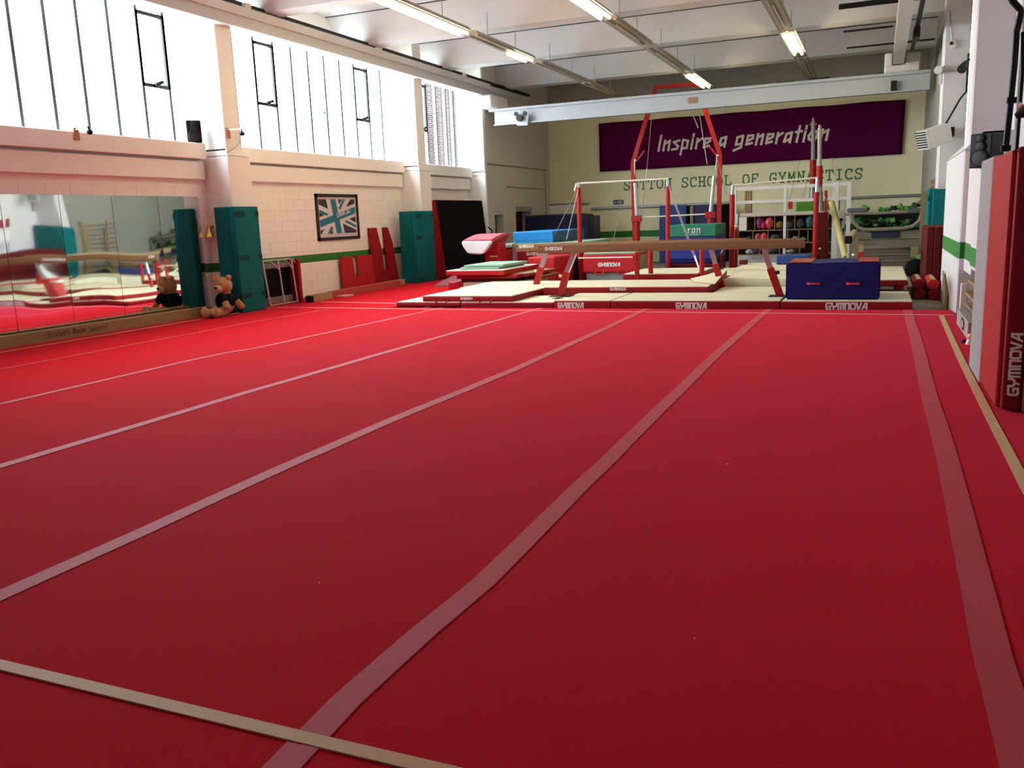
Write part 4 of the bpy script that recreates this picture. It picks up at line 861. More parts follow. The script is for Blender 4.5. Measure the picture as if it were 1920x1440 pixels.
bm = bmesh.new(); prism(bm, [(a.x, a.y, .03), (a.x, a.y, .06), (a.x, a.y+1.2, .24), (a.x, a.y+1.2, .03)], (.62, 0, 0)); O('board', bm, M('springboard_red', (.22, .03, .035), .7), t); pb('edge_strip', t, chrome, (a.x, a.y-.04, .0), (a.x+.62, a.y+.02, .06))
# red lettered vault trainer block + light blue mat on it
x0, x1, z0, z1 = rect(948, 463, 1095, 500, 22.0)
t = T('vault_block', ((x0+x1)/2, 22.6, 0), 'large red padded block with pale green top and faint white lettering, left of the uprights', 'block')
pb('cover', t, redv, (x0, 22.0, -.11), (x1-.1, 24.6, z1), .03); pb('top_sheet', t, paleg, (x0-.06, 21.95, z1), (x1-.05, 24.7, z1+.11), .03); c = PY(1004, 476, 21.99); logo(t, (c.x, 21.995, c.z), (1, 0, 0), .52, .09)
pl = PZ(1100, 447, z1+.3)
x0, x1, z0_, z1_ = rect(962, 434, 1037, 452, 22.1)
t = T('soft_mat', ((x0+x1)/2, 22.6, z1+.11), 'bright light blue soft mat lying on the green topped red block', 'mat'); pb('cover', t, lbluev, (x0, 22.1, z1+.112), (x1, 24.8, z1_), .025, ); x2 = PY(1083, 440, 22.9).x
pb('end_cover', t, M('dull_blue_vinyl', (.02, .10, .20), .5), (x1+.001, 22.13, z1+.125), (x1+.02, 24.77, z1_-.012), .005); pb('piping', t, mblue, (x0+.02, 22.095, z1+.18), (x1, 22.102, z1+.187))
x0, x1, z0, z1 = rect(990, 482, 1037, 518, 20.2)
t = T('foam_block', ((x0+x1)/2, 20.6, 0), 'shiny red block with creased sides between the two left beam legs', 'block'); pb('cover', t, M('creased_red_vinyl', (.50, .015, .02), .35, bump=.5, bscale=10), (x0, 20.2, -.1), (x1+.05, 21.6, z1), .03)
t = T('foam_block', (-6.2, 21.9, 0), 'dark blue padded piece beside the creased red block', 'block'); x0, x1, z0, z1 = rect(1058, 484, 1075, 520, 21.6); pb('cover', t, navyv, (x0, 21.7, -.11), (x1, 22.0, z1), .02)
# central red block with lettering and pale top
x0, x1, z0, z1 = rect(1093, 477, 1194, 511, 21.0)
t = T('vault_block', ((x0+x1)/2, 21.5, z0), 'bright red box with bold white lettering and pale green top below the beam', 'block')
pb('cover', t, redv2, (x0, 21.0, z0), (x1, 22.6, z1), .03); pb('top_sheet', t, paleg, (x0+.02, 21.02, z1), (x1-.02, 22.6, z1+.05), .015); pb('side_panel', t, beige, (x1, 21.3, z0+.03), (x1+.015, 22.3, z1-.04))
c = PY(1142, 496, 20.99); logo(t, (c.x, 20.992, c.z), (1, 0, 0), .56, .10, th=.24); pt('handle', t, redv2, [(x0+.3, 20.98, z0+.02), (x0+.36, 20.95, z0-.03), (x0+.5, 20.95, z0-.03), (x0+.56, 20.98, z0+.02)], .018, 6); pt('handle', t, redv2, [(x1-.5, 20.98, z0+.02), (x1-.44, 20.95, z0-.03), (x1-.3, 20.95, z0-.03), (x1-.24, 20.98, z0+.02)], .018, 6)
t = T('foam_block', (-5, 21.8, -.118), 'low grey plinth under the bright red lettered box', 'block'); pb('body', t, greym, (x0+.05, 21.1, -.118), (x1-.05, 22.5, z0-.002), .01)
# pile of green / blue / red blocks
def pile(px0, px1, py0, py1, Y, D, lab, mat, nm='foam_block', sidem=None):
    x0, x1, z0, z1 = rect(px0, py0, px1, py1, Y); t = T(nm, ((x0+x1)/2, Y+D/2, z0), lab, 'block', 'pile of blocks under the low bar'); pb('cover', t, mat, (x0, Y, z0), (x1, Y+D, z1), .02); return t, x0, x1, z0, z1
t, x0, x1, z0, z1 = pile(1250, 1342, 494, 530, 22.4, 1.6, 'red padded block with two black straps at the bottom of the pile behind the beams', dredv)
for x in (1268, 1320):
    c = PY(x, 513, 22.39); bm = bmesh.new(); box(bm, c-Vector((.05, .02, .02)), c+Vector((.05, 0, .02))); box(bm, c-Vector((.02, .025, .04)), c+Vector((.02, 0, .05))); O('strap', bm, blackp, t)
pile(1250, 1342, 487, 493.5, 22.4, 1.6, 'thin purple blue block second from the bottom of the pile behind the beams', bluev)
pile(1250, 1342, 467, 486.5, 22.4, 1.6, 'royal blue block in the middle of the pile behind the beams', M('royal_blue_vinyl', (.015, .03, .24), .45))
pile(1250, 1342, 444.5, 466.5, 22.4, 1.6, 'purple blue block directly under the green topmost block', M('purple_blue_vinyl', (.03, .02, .16), .45))
t, x0, x1, z0, z1 = pile(1250, 1342, 421, 444, 22.4, 1.6, 'dark green block with small white logo on top of the pile behind the beams', greenv)
bm = bmesh.new(); c = PY(1302, 433, 22.39); strokes(bm, 'ran', IN, c-Vector((.17, 0, .06)), (1, 0, 0), (0, 0, 1), .20, .10, 0, .06, 1); bar(bm, c+Vector((-.12, 0, -.09)), c+Vector((.12, 0, -.09)), .012, .002); O('logo', bm, lettw, t)
# upright mats against the back wall
def upm(px0, px1, py0, py1, Y, D, lab, mat, grp='upright mats at the back wall', **k):
    x0, x1, z0, z1 = rect(px0, py0, px1, py1, Y); x0 = max(x0, -11.17); t = T('crash_mat', ((x0+x1)/2, Y, -.12), lab, 'mat', grp); pb('cover', t, mat, (x0, Y, -.12), (x1, Y+D, z1), .03, **k); return t
upm(1236, 1287, 385, 450, 29.8, .3, 'bright dark blue mat standing against the back wall left of the narrow post', mblue)
upm(1300, 1342, 384, 450, 29.8, .3, 'navy mat standing against the back wall right of the narrow post', M('deep_blue_vinyl', (.012, .012, .09), .5))
upm(1288, 1293, 386, 450, 29.95, .2, 'black strip standing in for the shade in the gap between the two upright blue mats', blackv)  # not a mat: black slab paints the dark gap between its neighbours
upm(1343, 1350, 384, 450, 29.9, .2, 'dark red mat edge at the right of the upright blue mats', dredv); upm(1351, 1366, 383, 450, 29.95, .2, 'black mat standing behind the right ring frame post', blackv)
t = T('wooden_post', (-5.5, 29.8, -.12), 'narrow pale post between the two upright blue mats', 'post'); x0, x1, z0, z1 = rect(1293.5, 387, 1299, 450, 29.7); pb('post', t, ply, (x0, 29.7, -.12), (x1, 29.76, z1))
t = upm(984, 1105, 403, 447, 27.8, .5, 'enormous navy crash mat standing on edge at the back left corner', navyv, seg=3)
upm(1090, 1113, 404, 447, 28.4, .8, 'second navy crash mat with rounded corner behind the enormous one', M('navy_vinyl_2', (.012, .016, .05), .5), seg=3)
upm(992, 1060, 402.5, 447, 28.7, .4, 'dark slate crash mat behind the left part of the enormous navy one', M('slate_vinyl', (.02, .035, .05), .6))
t = T('climbing_rope_bundle', PY(1018, 390, 30.4), 'bundle of brown ropes hanging above the navy crash mats', 'rope')
for k in range(6): x = 1011+2.6*k; pt('rope', t, M('brown_rope', (.10, .06, .04), .9, var=.3, scale=30), [PY(x+1, 380+random.random()*2, 30.5), PY(x, 392, 30.45), PY(x+1, 406, 30.5)], .035, 6)
t = T('shelf_board', PY(1060, 390, 30.6), 'white board shelf on the back wall above the navy crash mats', 'shelf'); x0, x1, z0, z1 = rect(1028, 383, 1088, 401, 30.5); pb('board', t, wallm, (x0, 30.6, z0), (x1, 30.69, z1), .005); pb('rail', t, greym, (x0-.2, 30.55, z1), (x1+.3, 30.69, z1+.03)); pb('rail', t, greym, (x0-.2, 30.55, z0-.03), (x1+.2, 30.69, z0))
# exit sign
t = T('exit_sign', PY(1160, 379, 30.68), 'small dark exit sign with arrow on the cream back wall', 'sign'); x0, x1, z0, z1 = rect(1150, 375, 1169, 383, 30.68); pb('plate', t, M('exit_plate', (.01, .03, .02), .5), (x0, 30.66, z0), (x1, 30.69, z1))
bm = bmesh.new(); EX = {'E': (.6, [[(.5,.95),(.08,.95),(.08,.05),(.5,.05)],[(.08,.5),(.42,.5)]]), 'X': (.6, [[(.05,.05),(.5,.95)],[(.5,.05),(.05,.95)]]), 'I': (.25, [[(.1,0),(.1,1)]]), 'T': (.6, [[(.0,.95),(.5,.95)],[(.25,.95),(.25,0)]])}
strokes(bm, 'EXIT', EX, (x0+.16, 30.658, z0+.035), (1, 0, 0), (0, 0, 1), z1-z0-.07, .16); c = Vector((x0+.08, 30.658, (z0+z1)/2)); bar(bm, c-Vector((.05, 0, 0)), c+Vector((.05, 0, 0)), .02, .003); bar(bm, c-Vector((.05, 0, 0)), c+Vector((-.02, 0, .03)), .015, .003); bar(bm, c-Vector((.05, 0, 0)), c+Vector((-.02, 0, -.03)), .015, .003); O('lettering', bm, lettw, t)
# ================================================================ BANNER
t = T('banner', (-4.3, 30.6, 3.1), 'long purple cloth banner with slanted pale lettering on the back wall', 'banner'); YN = 30.62
A_, B_, C_, D_ = PY(1123, 232, YN), PY(1698, 186, YN), PY(1691, 289, YN), PY(1125, 322, YN)
bm = bmesh.new(); nx, nz = 60, 10; G = []
for i in range(nx+1):
    f = i/nx; tp = A_.lerp(B_, f); bt_ = D_.lerp(C_, f); tp.z += .02*math.sin(f*30)*.5; col = []
    for j in range(nz+1):
        p = tp.lerp(bt_, j/nz); p.y = YN-.012+.010*math.sin(11*f*3+j*.8)+.006*math.sin(37*f-j); col.append(bm.verts.new(p))
    G.append(col)
for i in range(nx):
    for j in range(nz): bm.faces.new((G[i][j], G[i][j+1], G[i+1][j+1], G[i+1][j]))
o = smooth(O('cloth', bm, purple, t), 180); md = o.modifiers.new('t', 'SOLIDIFY'); md.thickness = .006; md.offset = -1
a = PY(1232, 283, YN-.04); b = PY(1556, 262, YN-.04); u = (b-a).normalized(); hgt = .50
bm = bmesh.new(); test = bmesh.new(); L_ = strokes(test, 'Inspire a generation', IN, a, u, (0, 0, 1), hgt, .2, .16, .10, 1.0); test.free()
asp = ((b-a).length/hgt - .10*20)/(L_/hgt-.10*20)
strokes(bm, 'Inspire a generation', IN, a, u, Vector((0, 0, 1)), hgt, .15, .20, .10, asp); O('lettering', bm, bannerl, t)
# ================================================================ RING FRAME
t = T('ring_frame', (-6.2, 28, -.12), 'tall red steel ring frame rising in front of the purple banner behind the crane bridge', 'ring frame'); YR = 28.0; g = lambda x, y: PY(x, y, YR)
lf = [g(1191, 452), g(1187, 305), g(1230, 163)]; rt = [g(1347, 452), g(1350, 290), g(1306, 158)]
lf[0].z = rt[0].z = -.12
bm = bmesh.new()
for a, b in ((lf[0], lf[1]), (lf[1], lf[2])): bar(bm, a, b, .13, .10)
O('left_post', bm, redm, t); bm = bmesh.new()
for a, b in ((rt[0], rt[1]), (rt[1], rt[2])): bar(bm, a, b, .13, .10)
O('right_post', bm, redm, t); bm = bmesh.new(); bar(bm, lf[2]+Vector((-.05, 0, 0)), rt[2]+Vector((.05, 0, 0)), .10, .12); O('top_bar', bm, redm, t)
for a, b in ((g(1193, 303), g(1208, 283)), (g(1344, 291), g(1330, 275))): bm = bmesh.new(); bar(bm, a, b, .05, .05); O('brace', bm, redm, t)
for a, b in ((g(1191, 302), g(1190, 345)), (g(1345, 293), g(1342, 320))): pt('strap', t, lettw, [a+Vector((.05, -.08, 0)), a+Vector((.0, -.08, .05)), b], .02, 6)
for x0_, y0_, x1_, y1_ in ((1311, 210, 1326, 308), (1296, 207, 1309, 240), (1213, 316, 1197, 450), (1213, 316, 1222, 215)): pt('cable', t, greym, [g(x0_, y0_), g(x1_, y1_)], .012, 5)
# ================================================================ BARS
def bars(pl, pr, Y, top, label, zf=-.12, rp=.055, cabl=(), tipc=chrome, barm=None):
    t = T('high_bar', ((pl[0].x+pr[0].x)/2, Y, zf), label, 'gymnastics bar', 'gymnastics bars and uprights')
    for p in (pl, pr):
        zb, zt = p[0].z, p[1].z
        o = pc('upright', t, redm, (p[0].x, Y, zf), (p[0].x, Y, zb), rp, seg=12); pc('inner_tube', o, tipc, (p[0].x, Y, zb-.05), (p[1].x, Y, zt), rp*.62, seg=10)
        pb('foot', t, darkm, (p[0].x-.12, Y-.2, zf), (p[0].x+.12, Y+.2, zf+.03), .005)
    if top: pt('bar', t, barm or M('pale_bar', (.60, .56, .50), .45), [top[0], top[1]], .022, 10); 
    for a, b in cabl: pt('cable', t, M('thin_cable', (.30, .22, .20), .5), [a, b], .009, 5)
    return t
g = lambda x, y, Y=21.8: PY(x, y, Y)
t = bars((g(1085, 352), g(1085, 342)), (g(1252, 350), g(1252, 337)), 21.8, (g(1083, 344), g(1253, 335)), 'nearer high bar with two red uprights above the rear beam', cabl=((g(1084, 352), PY(1040, 440, 22.0)), (g(1085, 352), PY(1062, 450, 20.5)), (g(1253, 345), PY(1303, 478, 20.8)), (g(1253, 350), PY(1308, 500, 20))))
for x in (1081, 1254): c = g(x, 349); bm = bmesh.new(); bar(bm, g(x, 344), g(x+(-4 if x < 1100 else 4), 358), .03, .04); O('lever', bm, chrome, t)
pt('cable_cover', t, lettw, [PY(1303, 480, 20.7), PY(1311, 504, 20.2)], .018, 6)
g = lambda x, y, Y=25.8: PY(x, y, Y)
t = bars((g(1194, 405), g(1191, 343)), (g(1332, 398), g(1339, 330)), 25.8, (g(1196, 408), g(1332, 401)), 'low bar between two thick red sleeves with pale tubes, behind the nearer high bar', rp=.085, tipc=M('pale_tube', (.50, .53, .50), .4, metal=.3), cabl=((g(1213, 320), g(1197, 440)), (g(1166, 380), g(1150, 450))))
for x, y in ((1194, 409), (1332, 402)): c = g(x, y); pb('carriage', t, redm, c-Vector((.14, .10, .10)), c+Vector((.14, .10, .08)), .01)
g = lambda x, y, Y=24.4: PY(x, y, Y)
t = bars((g(1373, 365), g(1374, 347)), (g(1531, 360), g(1532, 334)), 24.4, (g(1372, 348), g(1533, 333)), 'farther right high bar with pale rail in front of the pigeonhole shelves', rp=.07, cabl=((g(1500, 300), g(1477, 385)), (g(1533, 340), g(1562, 400)), (g(1345, 300), g(1362, 365)), (g(1517, 320), g(1506, 370)), (g(1560, 295), g(1565, 330))))
pb('turnbuckle', t, redm, g(1480, 392)-Vector((.03, .03, .0)), g(1484, 378)+Vector((.03, .03, 0)))
# short training uprights in front
t = T('training_bar', (-4.0, 19.3, .1), 'low white rail with short red post in front of the lettered red box', 'gymnastics bar'); g = lambda x, y, Y=18.9: PY(x, y, Y)
bm = bmesh.new(); bar(bm, g(1195, 472), (g(1194, 526).x, 18.9, -.1), .085, .08); O('post', bm, redm, t); pt('rail', t, lettw, [g(1084, 484), g(1192, 482)], .014); c = g(1192, 484); pb('clamp', t, redm, c-Vector((.06, .06, .05)), c+Vector((.04, .02, .09)), .01)
for k, (x, yt) in enumerate(((1220, 470), (1316, 471))):
    g = lambda x, y, Y=19.3: PY(x, y, Y)
    t = T('short_upright', (g(x, 500).x, 19.3, -.1), ['short orange red upright standing between the lettered box and the blue pile', 'short orange red upright standing in front of the blue and red pile'][k], 'post', 'short orange red uprights'); pc('post', t, redm, (g(x, 500).x, 19.3, -.1), g(x, yt), .055); bm = bmesh.new(); ball(bm, g(x, yt), .056); smooth(O('rounded_top', bm, redm, t)); pc('foot', t, redm, (g(x, 500).x, 19.3, -.1), (g(x, 500).x+.12, 19.0, -.1), .03)
# tall telescopic poles and thick red stand
g = lambda x, y, Y=25.6: PY(x, y, Y)
for k, (x, yt, yr0, yr1, yb) in enumerate(((1525, 221, 300, 345, 395), (1537, 234, 311, 350, 400))):
    g = (lambda x, y, Y=29.4: PY(x, y, Y)) if k == 0 else (lambda x, y, Y=24.9: PY(x, y, Y)); YP = (29.4, 24.9)[k]
    t = T('telescopic_pole', (g(x, 300).x, YP, -.12), ['taller grey pole with red sleeve crossing the banner lettering', 'slightly shorter grey pole with red sleeve beside the taller one'][k], 'pole', 'tall grey poles in front of the banner')
    sc_ = YP/25.6; pc('lower_tube', t, greym, (g(x-1, 300).x, YP, -.12) if k == 0 else g(x+2, 397), g(x-1, yr1), .08*sc_); pc('sleeve', t, redm, g(x-1, yr1), g(x-.5, yr0), .085*sc_); pc('upper_tube', t, M('dull_pole', (.33, .30, .27), .5), g(x-.5, yr0), g(x, yt+6), .055*sc_); pc('tip', t, M('dull_pole', (.33, .30, .27), .5), g(x, yt+6), g(x, yt), .035); pb('catch', t, greym, g(x, yt+12)-Vector((.10, .03, .03)), g(x, yt+12)+Vector((.10, .03, .03)))
g = lambda x, y, Y=24.9: PY(x, y, Y)
t = T('padded_stand', (g(1544, 450).x, 24.9, -.12), 'thick red upright stand with forked top in front of the pigeonholes', 'stand'); g = lambda x, y, Y=24.9: PY(x, y, Y)
bm = bmesh.new(); bar(bm, (g(1545, 500).x, 24.9, -.12), g(1543, 398), .25, .18); O('stand_body', bm, dredv, t)
for x in (1532, 1549): bm = bmesh.new(); bar(bm, g(x, 410), g(x, 357), .07, .08); O('fork_post', bm, redm, t)
bm = bmesh.new(); ball(bm, g(1538, 466)-Vector((0, .1, 0)), .03); smooth(O('knob', bm, lettw, t))
t = T('guy_fitting', g(1552, 400), 'short shiny tube with pale foot beside the thick red stand', 'pole'); pc('tube', t, chrome, g(1552, 396), g(1551, 412), .035); pc('lower_tube', t, redm, g(1551, 412), (g(1551, 480).x, 24.9, -.1), .03)
t = T('guy_fitting', PY(1383, 415, 23.8), 'short shiny tube with red base at the left of the white frame', 'pole'); pc('tube', t, chrome, PY(1383, 401, 23.8), PY(1382, 420, 23.8), .035); bm = bmesh.new(); ball(bm, PY(1381, 425, 23.8), .06); smooth(O('joint', bm, M('pale_joint', (.6, .4, .3), .5), t)); pc('lower_tube', t, redm, PY(1381, 430, 23.8), (PY(1380, 480, 23.8).x, 23.8, -.1), .045)
# small red posts right of pile
t = T('short_upright', PY(1351, 500, 22.8), 'thin red post with steel lever right of the block pile', 'post'); p = PY(1351, 476, 22.8); pc('post', t, redm, (p.x, 22.8, -.1), p, .035); bm = bmesh.new(); bar(bm, p, PY(1356, 468, 22.8), .04, .04); O('lever', bm, lettw, t)
t = T('foam_block', PY(1393, 497, 21.8), 'small dark red block on the cream mats in front of the white cupboard', 'block'); x0, x1, z0, z1 = rect(1386, 493, 1399, 501, 20.9); pb('cover', t, dredv, (x0, 20.9, .312), (x1, 21.2, .312+z1-z0), .01)
# ================================================================ WHITE FRAME AND PIGEONHOLES
YW = 26.6; g = lambda x, y, Y=YW: PY(x, y, Y)
t = T('white_frame', (-2.5, YW, -.12), 'tall white metal frame with four uprights in front of the pigeonhole shelves', 'frame')
zt0 = g(1470, 346).z
for x, w_ in ((1377, .10), (1471, .08), (1565, .16), (1590, .11)):
    c = g(x, 430); pb('upright', t, steelw, (c.x-w_/2, YW, -.12), (c.x+w_/2, YW+.08, zt0), .005)
for y in (350, 376): z = g(1470, y).z; pb('crossbar', t, steelw, (g(1377, y).x, YW+.01, z-.05), (g(1590, y).x, YW+.07, z+.04))
z = g(1470, 400).z; pb('crossbar', t, M('worn_white', (.5, .48, .42), .6), (g(1388, 400).x, YW-.05, z-.05), (g(1560, 400).x, YW+.2, z+.04))
x0, x1, z0, z1 = rect(1492, 376, 1566, 396, 27.9); t = T('foam_block', (x0, 28, z0), 'bright lime green block on top of the pigeonhole shelves', 'block'); pb('cover', t, limev, (x0, 28.0, 1.31), (x1+.1, 28.7, 1.75), .02)
YC = 27.6; g = lambda x, y, Y=YC: PY(x, y, Y)
t = T('pigeonhole_unit', (-3, YC+.3, -.12), 'large wooden pigeonhole unit full of bags behind the white frame', 'shelves')
X0, X1 = g(1383, 430).x, g(1562, 430).x; zr = [g(1470, y).z for y in (403, 430, 455, 476)]
pb('back', t, dwood, (X0, YC+.5, -.1), (X1, YC+.53, zr[0])); pb('side', t, ply, (X0, YC, -.1), (X0+.03, YC+.5, zr[0])); pb('side', t, ply, (X1-.03, YC, -.1), (X1, YC+.5, zr[0]))
for z in zr: pb('shelf', t, ply, (X0+.03, YC, z-.03), (X1-.03, YC+.5, z))
for r, xs in enumerate(((1400, 1415, 1452, 1490, 1528), (1412, 1440, 1477, 1498, 1515, 1532), (1425, 1462, 1500))):
    for x in xs: c = g(x, 430); pb('divider', t, ply, (c.x-.012, YC+.01, zr[r+1]), (c.x+.012, YC+.5, zr[r]-.03))
pb('plinth', t, M('cupboard_white', (.40, .40, .40), .5), (X0-.05, YC-.12, -.1), (g(1525, 480).x, YC+.5, zr[3]-.03), .01); pb('white_panel', t, lettw, (g(1386, 415).x, YC-.02, zr[1]), (g(1400, 415).x, YC, zr[0]-.03))
pb('side_panel', t, M('side_white', (.5, .49, .46), .6), (g(1563, 430).x, YC, -.1), (g(1583, 430).x, YC+.3, g(1570, 395).z))
pk = M('pink_bag', (.62, .03, .14), .5, var=.3, scale=20); pk2 = M('coral_bag', (.75, .08, .10), .4, var=.3, scale=20); mg = M('magenta_bag', (.30, .03, .18), .5, var=.3, scale=20)
def bag(px, py, w, h, mat, lab, rowz, nm='bag'):
    c = g(px, py, YC+.15); t = T(nm, (c.x, YC+.15, rowz), lab, 'bag', 'bags in the pigeonholes'); bm = bmesh.new(); n = 10
    ball(bm, (c.x, YC+.15, rowz+h/2), .5, (w, .26, h), sub=3)
    for v in bm.verts: v.co += Vector((random.uniform(-1, 1), 0, random.uniform(-1, 1)))*.012
    zmin = min(v.co.z for v in bm.verts); bmesh.ops.translate(bm, verts=bm.verts, vec=(0, 0, rowz-zmin)); smooth(O('bag_body', bm, mat, t)); pt('drawstring', t, darkm, [(c.x-.03, YC+.0, rowz+h*.8), (c.x, YC-.02, rowz+h*.5), (c.x+.03, YC+.0, rowz+h*.8)], .006, 5)
grb = M('grey_bag', (.08, .08, .08), .6)
bag(1424, 417, .24, .40, mg, 'magenta drawstring bag in the top row of pigeonholes', zr[1]); bag(1432, 421, .16, .26, pk, 'smaller dark pink bag between the magenta and the coral one', zr[1]); bag(1443, 416, .26, .38, pk2, 'coral pink bag in the top row of pigeonholes', zr[1])
bag(1461, 421, .26, .24, M('yellow_bag', (.35, .20, .03), .6), 'mustard bag in the top row of pigeonholes', zr[1]); bag(1478, 421, .30, .22, grb, 'dark bag in the top row right of the white upright', zr[1]); bag(1500, 417, .26, .30, grb, 'dark bag left of the teal one in the top row', zr[1])
bag(1519, 415, .24, .36, M('teal_bag', (.05, .18, .22), .6), 'teal grey bag in the top row of pigeonholes', zr[1]); bag(1404, 446, .2, .2, grb, 'small grey bag at the left of the second row', zr[2]); bag(1421, 441, .22, .30, M('rose_bag', (.50, .12, .16), .5, var=.4, scale=20), 'rose patterned bag in the second row', zr[2])
bag(1433, 441, .22, .32, pk2, 'pink and white bag in the second row', zr[2]); bag(1452, 443, .34, .26, grb, 'black bag in the second row', zr[2]); bag(1492, 444, .24, .18, M('silver_bag', (.22, .24, .25), .5), 'silver bag in the second row', zr[2]); bag(1506, 445, .22, .16, M('green_bag', (.03, .20, .08), .5), 'green bag in the second row', zr[2])
bag(1406, 471, .26, .14, M('white_bag', (.45, .45, .42), .5, var=.5, scale=30), 'pale patterned bag in the bottom row', zr[3]); bag(1420, 471, .24, .16, M('violet_bag', (.06, .03, .10), .5), 'violet bag in the bottom row', zr[3]); bag(1446, 471, .4, .18, grb, 'black bag in the bottom row of pigeonholes', zr[3]); bag(1482, 472, .26, .12, M('white_bag', (.45, .45, .42)), 'pale flat bag in the bottom row right of the white upright', zr[3])
for x in (1404, 1412, 1422): pt('strap_loop', t, greym, [g(x, 475, YC-.16), g(x+1, 483, YC-.17), g(x+4, 485, YC-.17), g(x+6, 480, YC-.17), g(x+6, 475, YC-.16)], .008, 5)
t = T('broom_handles', g(1387, 370, 28.8), 'brown poles and tools leaning on the wall behind the left of the white frame', 'poles')
for x0_, x1_, w_ in ((1399, 1398, .05), (1407, 1410, .05), (1403, 1402, .04)): pc('pole', t, wood, g(x0_, 358, 28.8), (g(x1_, 400, 28.6).x, 28.6, -.12), w_)
# yellow foam tube, hanging tool
t = T('foam_tube', PY(1570, 430, 23.5), 'long pale yellow foam tube leaning against the white frame', 'tube'); a = PY(1559, 380, 25.6); b = PY(1586, 484, 23.6); pc('tube', t, M('yellow_foam', (.48, .44, .18), .7), b, a, .085, .085); b2 = b
t = T('hanging_brush', PY(1577, 430, 26.4), 'dark brush with round knob hanging on the white frame', 'brush'); c = PY(1577, 412, 27.5); bm = bmesh.new(); ball(bm, c, .05); cyl(bm, c, PY(1577, 430, 27.5), .015); smooth(O('handle', bm, blackp, t)); x0, x1, z0, z1 = rect(1573, 428, 1582, 445, 27.5); pb('head', t, M('brush_dark', (.05, .045, .035), .9), (x0, 27.45, z0), (x1, 27.598, z1), .01)
# ================================================================ FOAM TROLLEY AND PLANKS
YT = 24.6; g = lambda x, y, Y=YT: PY(x, y, Y)
t = T('foam_trolley', (-.6, YT+.5, -.12), 'cream framed trolley with curved front full of green foam offcuts', 'trolley')
crm = M('cream_frame', (.20, .185, .13), .6)
def lerpc(pts, r, nm, mat=crm): return pt(nm, t, mat, pts, r, 8)
arc = [g(1594, 398), g(1600, 415), g(1610, 427), g(1622, 431), (g(1655, 430)), g(1695, 428), g(1712, 424), g(1724, 414), g(1730, 398)]
lerpc(arc, .05, 'front_hoop'); lerpc([g(1594, 400), g(1640, 400), g(1690, 398), g(1732, 396)], .04, 'top_rail')
lerpc([g(1590, 402), g(1588, 402, YT+1)], .04, 'side_rail'); 
pb('basket', t, blackv, (g(1602, 420).x, YT+.05, g(1660, 431).z), (g(1722, 420).x, YT+1.0, g(1660, 429).z)); pb('basket_back', t, M('dark_green_net', (.01, .02, .012), .9), (g(1600, 420).x, YT+.85, g(1660, 429).z), (g(1726, 420).x, YT+.9, g(1660, 400).z))
for xa, xb in ((1588, 1627), (1700, 1740)): a = g(xa, 396); b = g(xb, 394); pb('grey_cushion', t, M('grey_cushion', (.08, .085, .11), .6), (a.x, YT-.05, a.z-.04), (b.x, YT+.5, a.z+.07), .03)
pb('body', t, crm, (g(1608, 445).x, YT+.1, g(1660, 449).z), (g(1725, 445).x, YT+.9, g(1660, 432).z), .01); pb('recess', t, M('slate_blue', (.015, .03, .06), .6), (g(1634, 440).x, YT+.07, g(1660, 446).z), (g(1686, 440).x, YT+.1, g(1660, 435).z)); pb('lower_body', t, crm, (g(1611, 460).x, YT+.12, g(1660, 463).z), (g(1737, 455).x, YT+.9, g(1660, 449.5).z), .01)
for x in (1615, 1730): pb('foot', t, darkm, (g(x, 480).x-.05, YT+.6, -.12), (g(x, 480).x+.05, YT+.8, g(1660, 463).z))
ORD = ['leftmost', 'second', 'third', 'fourth', 'fifth', 'sixth', 'seventh', 'eighth', 'ninth', 'tenth', 'eleventh', 'twelfth', 'thirteenth', 'fourteenth', 'fifteenth', 'rightmost']
XO = (1623, 1665, 1676, 1685, 1700, 1713, 1718, 1724, 1692, 1655)
fm = [limev, M('green_foam', (.03, .16, .03), .9), M('black_foam', (.01, .012, .01), .9), M('pale_green_foam', (.12, .25, .06), .9)]
for k in range(26):
    f = k/25; inside = k < 16
    if inside: x = 1608+110*((k*7) % 16)/15; y = 424-12*random.random(); yy = YT+.25+.35*random.random()
    else: x = (1623, 1665, 1676, 1685, 1700, 1713, 1718, 1724, 1692, 1655)[k-16]; y = (390, 394, 390, 388, 391, 388, 384, 381, 392, 394)[k-16]; yy = YT+.7
    ci = k % 4 if k % 4 != 0 or not inside else (0 if k == 4 else 1); rk = (k*7) % 16 if inside else sorted(XO).index(XO[k-16]); cn = ('lime green', 'dark green', 'black', 'pale green')[ci]; sn = ('block', 'roll', 'lump')[k % 3]
    c = g(x, y, yy); t2 = T('foam_offcut', c, cn+' foam '+sn+(' inside the cream trolley, ' if inside else ' heaped on the rim of the cream trolley, ')+ORD[rk]+' from the left' if rk else cn+' foam '+sn+(' inside the cream trolley, leftmost' if inside else ' on the rim of the cream trolley, leftmost'), 'foam', 'foam offcuts in the trolley'); bm = bmesh.new()
    if k % 3 == 0: box(bm, (-.06, -.16 if inside else -.08, -.06), (.06, .16 if inside else .08, .06), .012, 1)
    elif k % 3 == 1: cyl(bm, (-.17 if inside else -.09, 0, 0), (.17 if inside else .09, 0, 0), .06)
    else: ball(bm, (0, 0, 0), .09, (1, 1, .8))
    bmesh.ops.transform(bm, matrix=Matrix.Translation(c) @ Matrix.Rotation(random.uniform(-.6, .6), 4, 'Y') @ Matrix.Rotation(random.uniform(-.8, .8), 4, 'Z'), verts=bm.verts); smooth(O('foam_piece', bm, fm[ci], t2))
zs2 = [g(1660, y, 23.2).z for y in (463.5, 476, 488, 502)]; zs2.append(-.12)
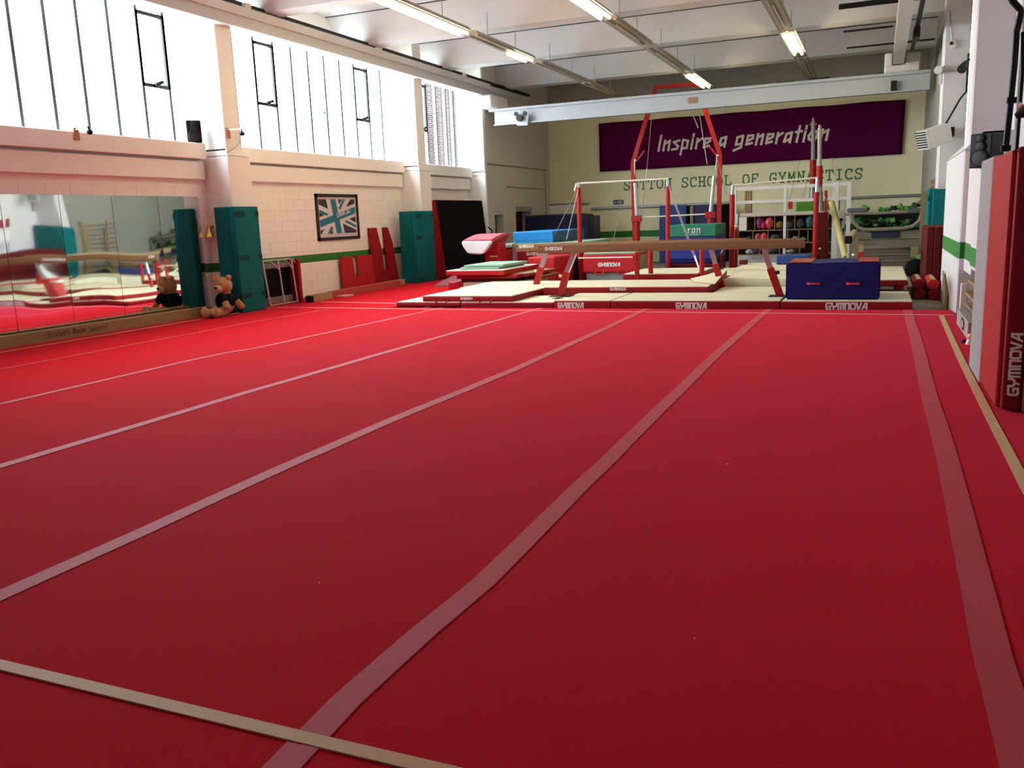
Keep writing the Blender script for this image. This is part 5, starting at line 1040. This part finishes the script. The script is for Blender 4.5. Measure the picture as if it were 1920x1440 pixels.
for k in range(4):
    x0 = g(1608, 480, 23.2).x; x1 = g(1707, 480, 23.2).x; t = T('bench_section', ((x0+x1)/2, 23.4, zs2[k+1]), ['topmost tan wooden box section under the foam trolley', 'second tan wooden box section from the top', 'third tan wooden box section from the top', 'bottom tan wooden box section standing on the floor'][k], 'box section', 'stacked wooden box sections')
    pb('side_board', t, M('box_tan', (.13, .10, .06), .7, var=.12, scale=8), (x0, 23.2, zs2[k+1]+.004), (x1, 24.3, zs2[k]-.03), .006); pb('top_edge', t, crm, (x0-.01, 23.18, zs2[k]-.03), (x1+.01, 24.3, zs2[k]-.001), .004)
t = T('equipment_bag', PY(1722, 505, 21.8), 'black bag with a green sleeve lying by the teal right hand column pad', 'bag'); c = PY(1718, 500, 21.8); bm = bmesh.new(); ball(bm, (c.x, 22.0, .10), .24, (1, 1, .95), sub=3)
for v in bm.verts: v.co += v.normal*0+Vector((random.uniform(-1, 1), random.uniform(-1, 1), random.uniform(-1, 1)))*.015
smooth(O('bag_body', bm, blackv, t)); bm = bmesh.new(); ball(bm, (c.x+.12, 22.25, .32), .13, (1, 1, .8)); smooth(O('green_sleeve', bm, fm[3], t))
t = T('wooden_board', PY(1729, 372, 22.2), 'brown board standing upright behind the right hand teal pad', 'board'); x0, x1, z0, z1 = rect(1727, 358, 1737, 400, 22.3); pb('board', t, ply, (x0, 22.3, -.12), (x1, 22.34, z1))
pc('pipe', T('wall_pipe', (-11.19, 27, 3.2), 'thin conduit running along the grey end of the left wall', 'pipe'), greym, (-11.18, 25.1, 3.26), (-11.18, 30.2, 3.27), .02)
o = bpy.data.objects['wall_pipe']; pt('drop', o, greym, [(-11.18, 30.2, 3.27), (-11.18, 30.2, 1.6)], .018); pt('lower_pipe', o, greym, [(-11.18, 26.6, 2.6), (-11.18, 30.2, 2.58)], .018)
# ================================================================ OUTSIDE
struct('ground', nb((-60, -40, -.6), (-12.2, 70, -.4)), M('yard_concrete', (.35, .35, .34), .9))
t = T('brick_building', (-17, 27, 0), 'brick building seen through the far left window', 'building'); pb('facade', t, brickm, (-22.3, 42.0, -.4), (-14.5, 50, 14)); 
for k, (x, z) in enumerate(((-16.2, 4.6), (-15.0, 9))): f = pb('window', t, lettw, (x-.6, 41.94, z-.8), (x+.6, 42, z+.8)); pb('window_glass_pane', f, darkm, (x-.5, 41.92, z-.7), (x+.5, 41.94, z+.7))
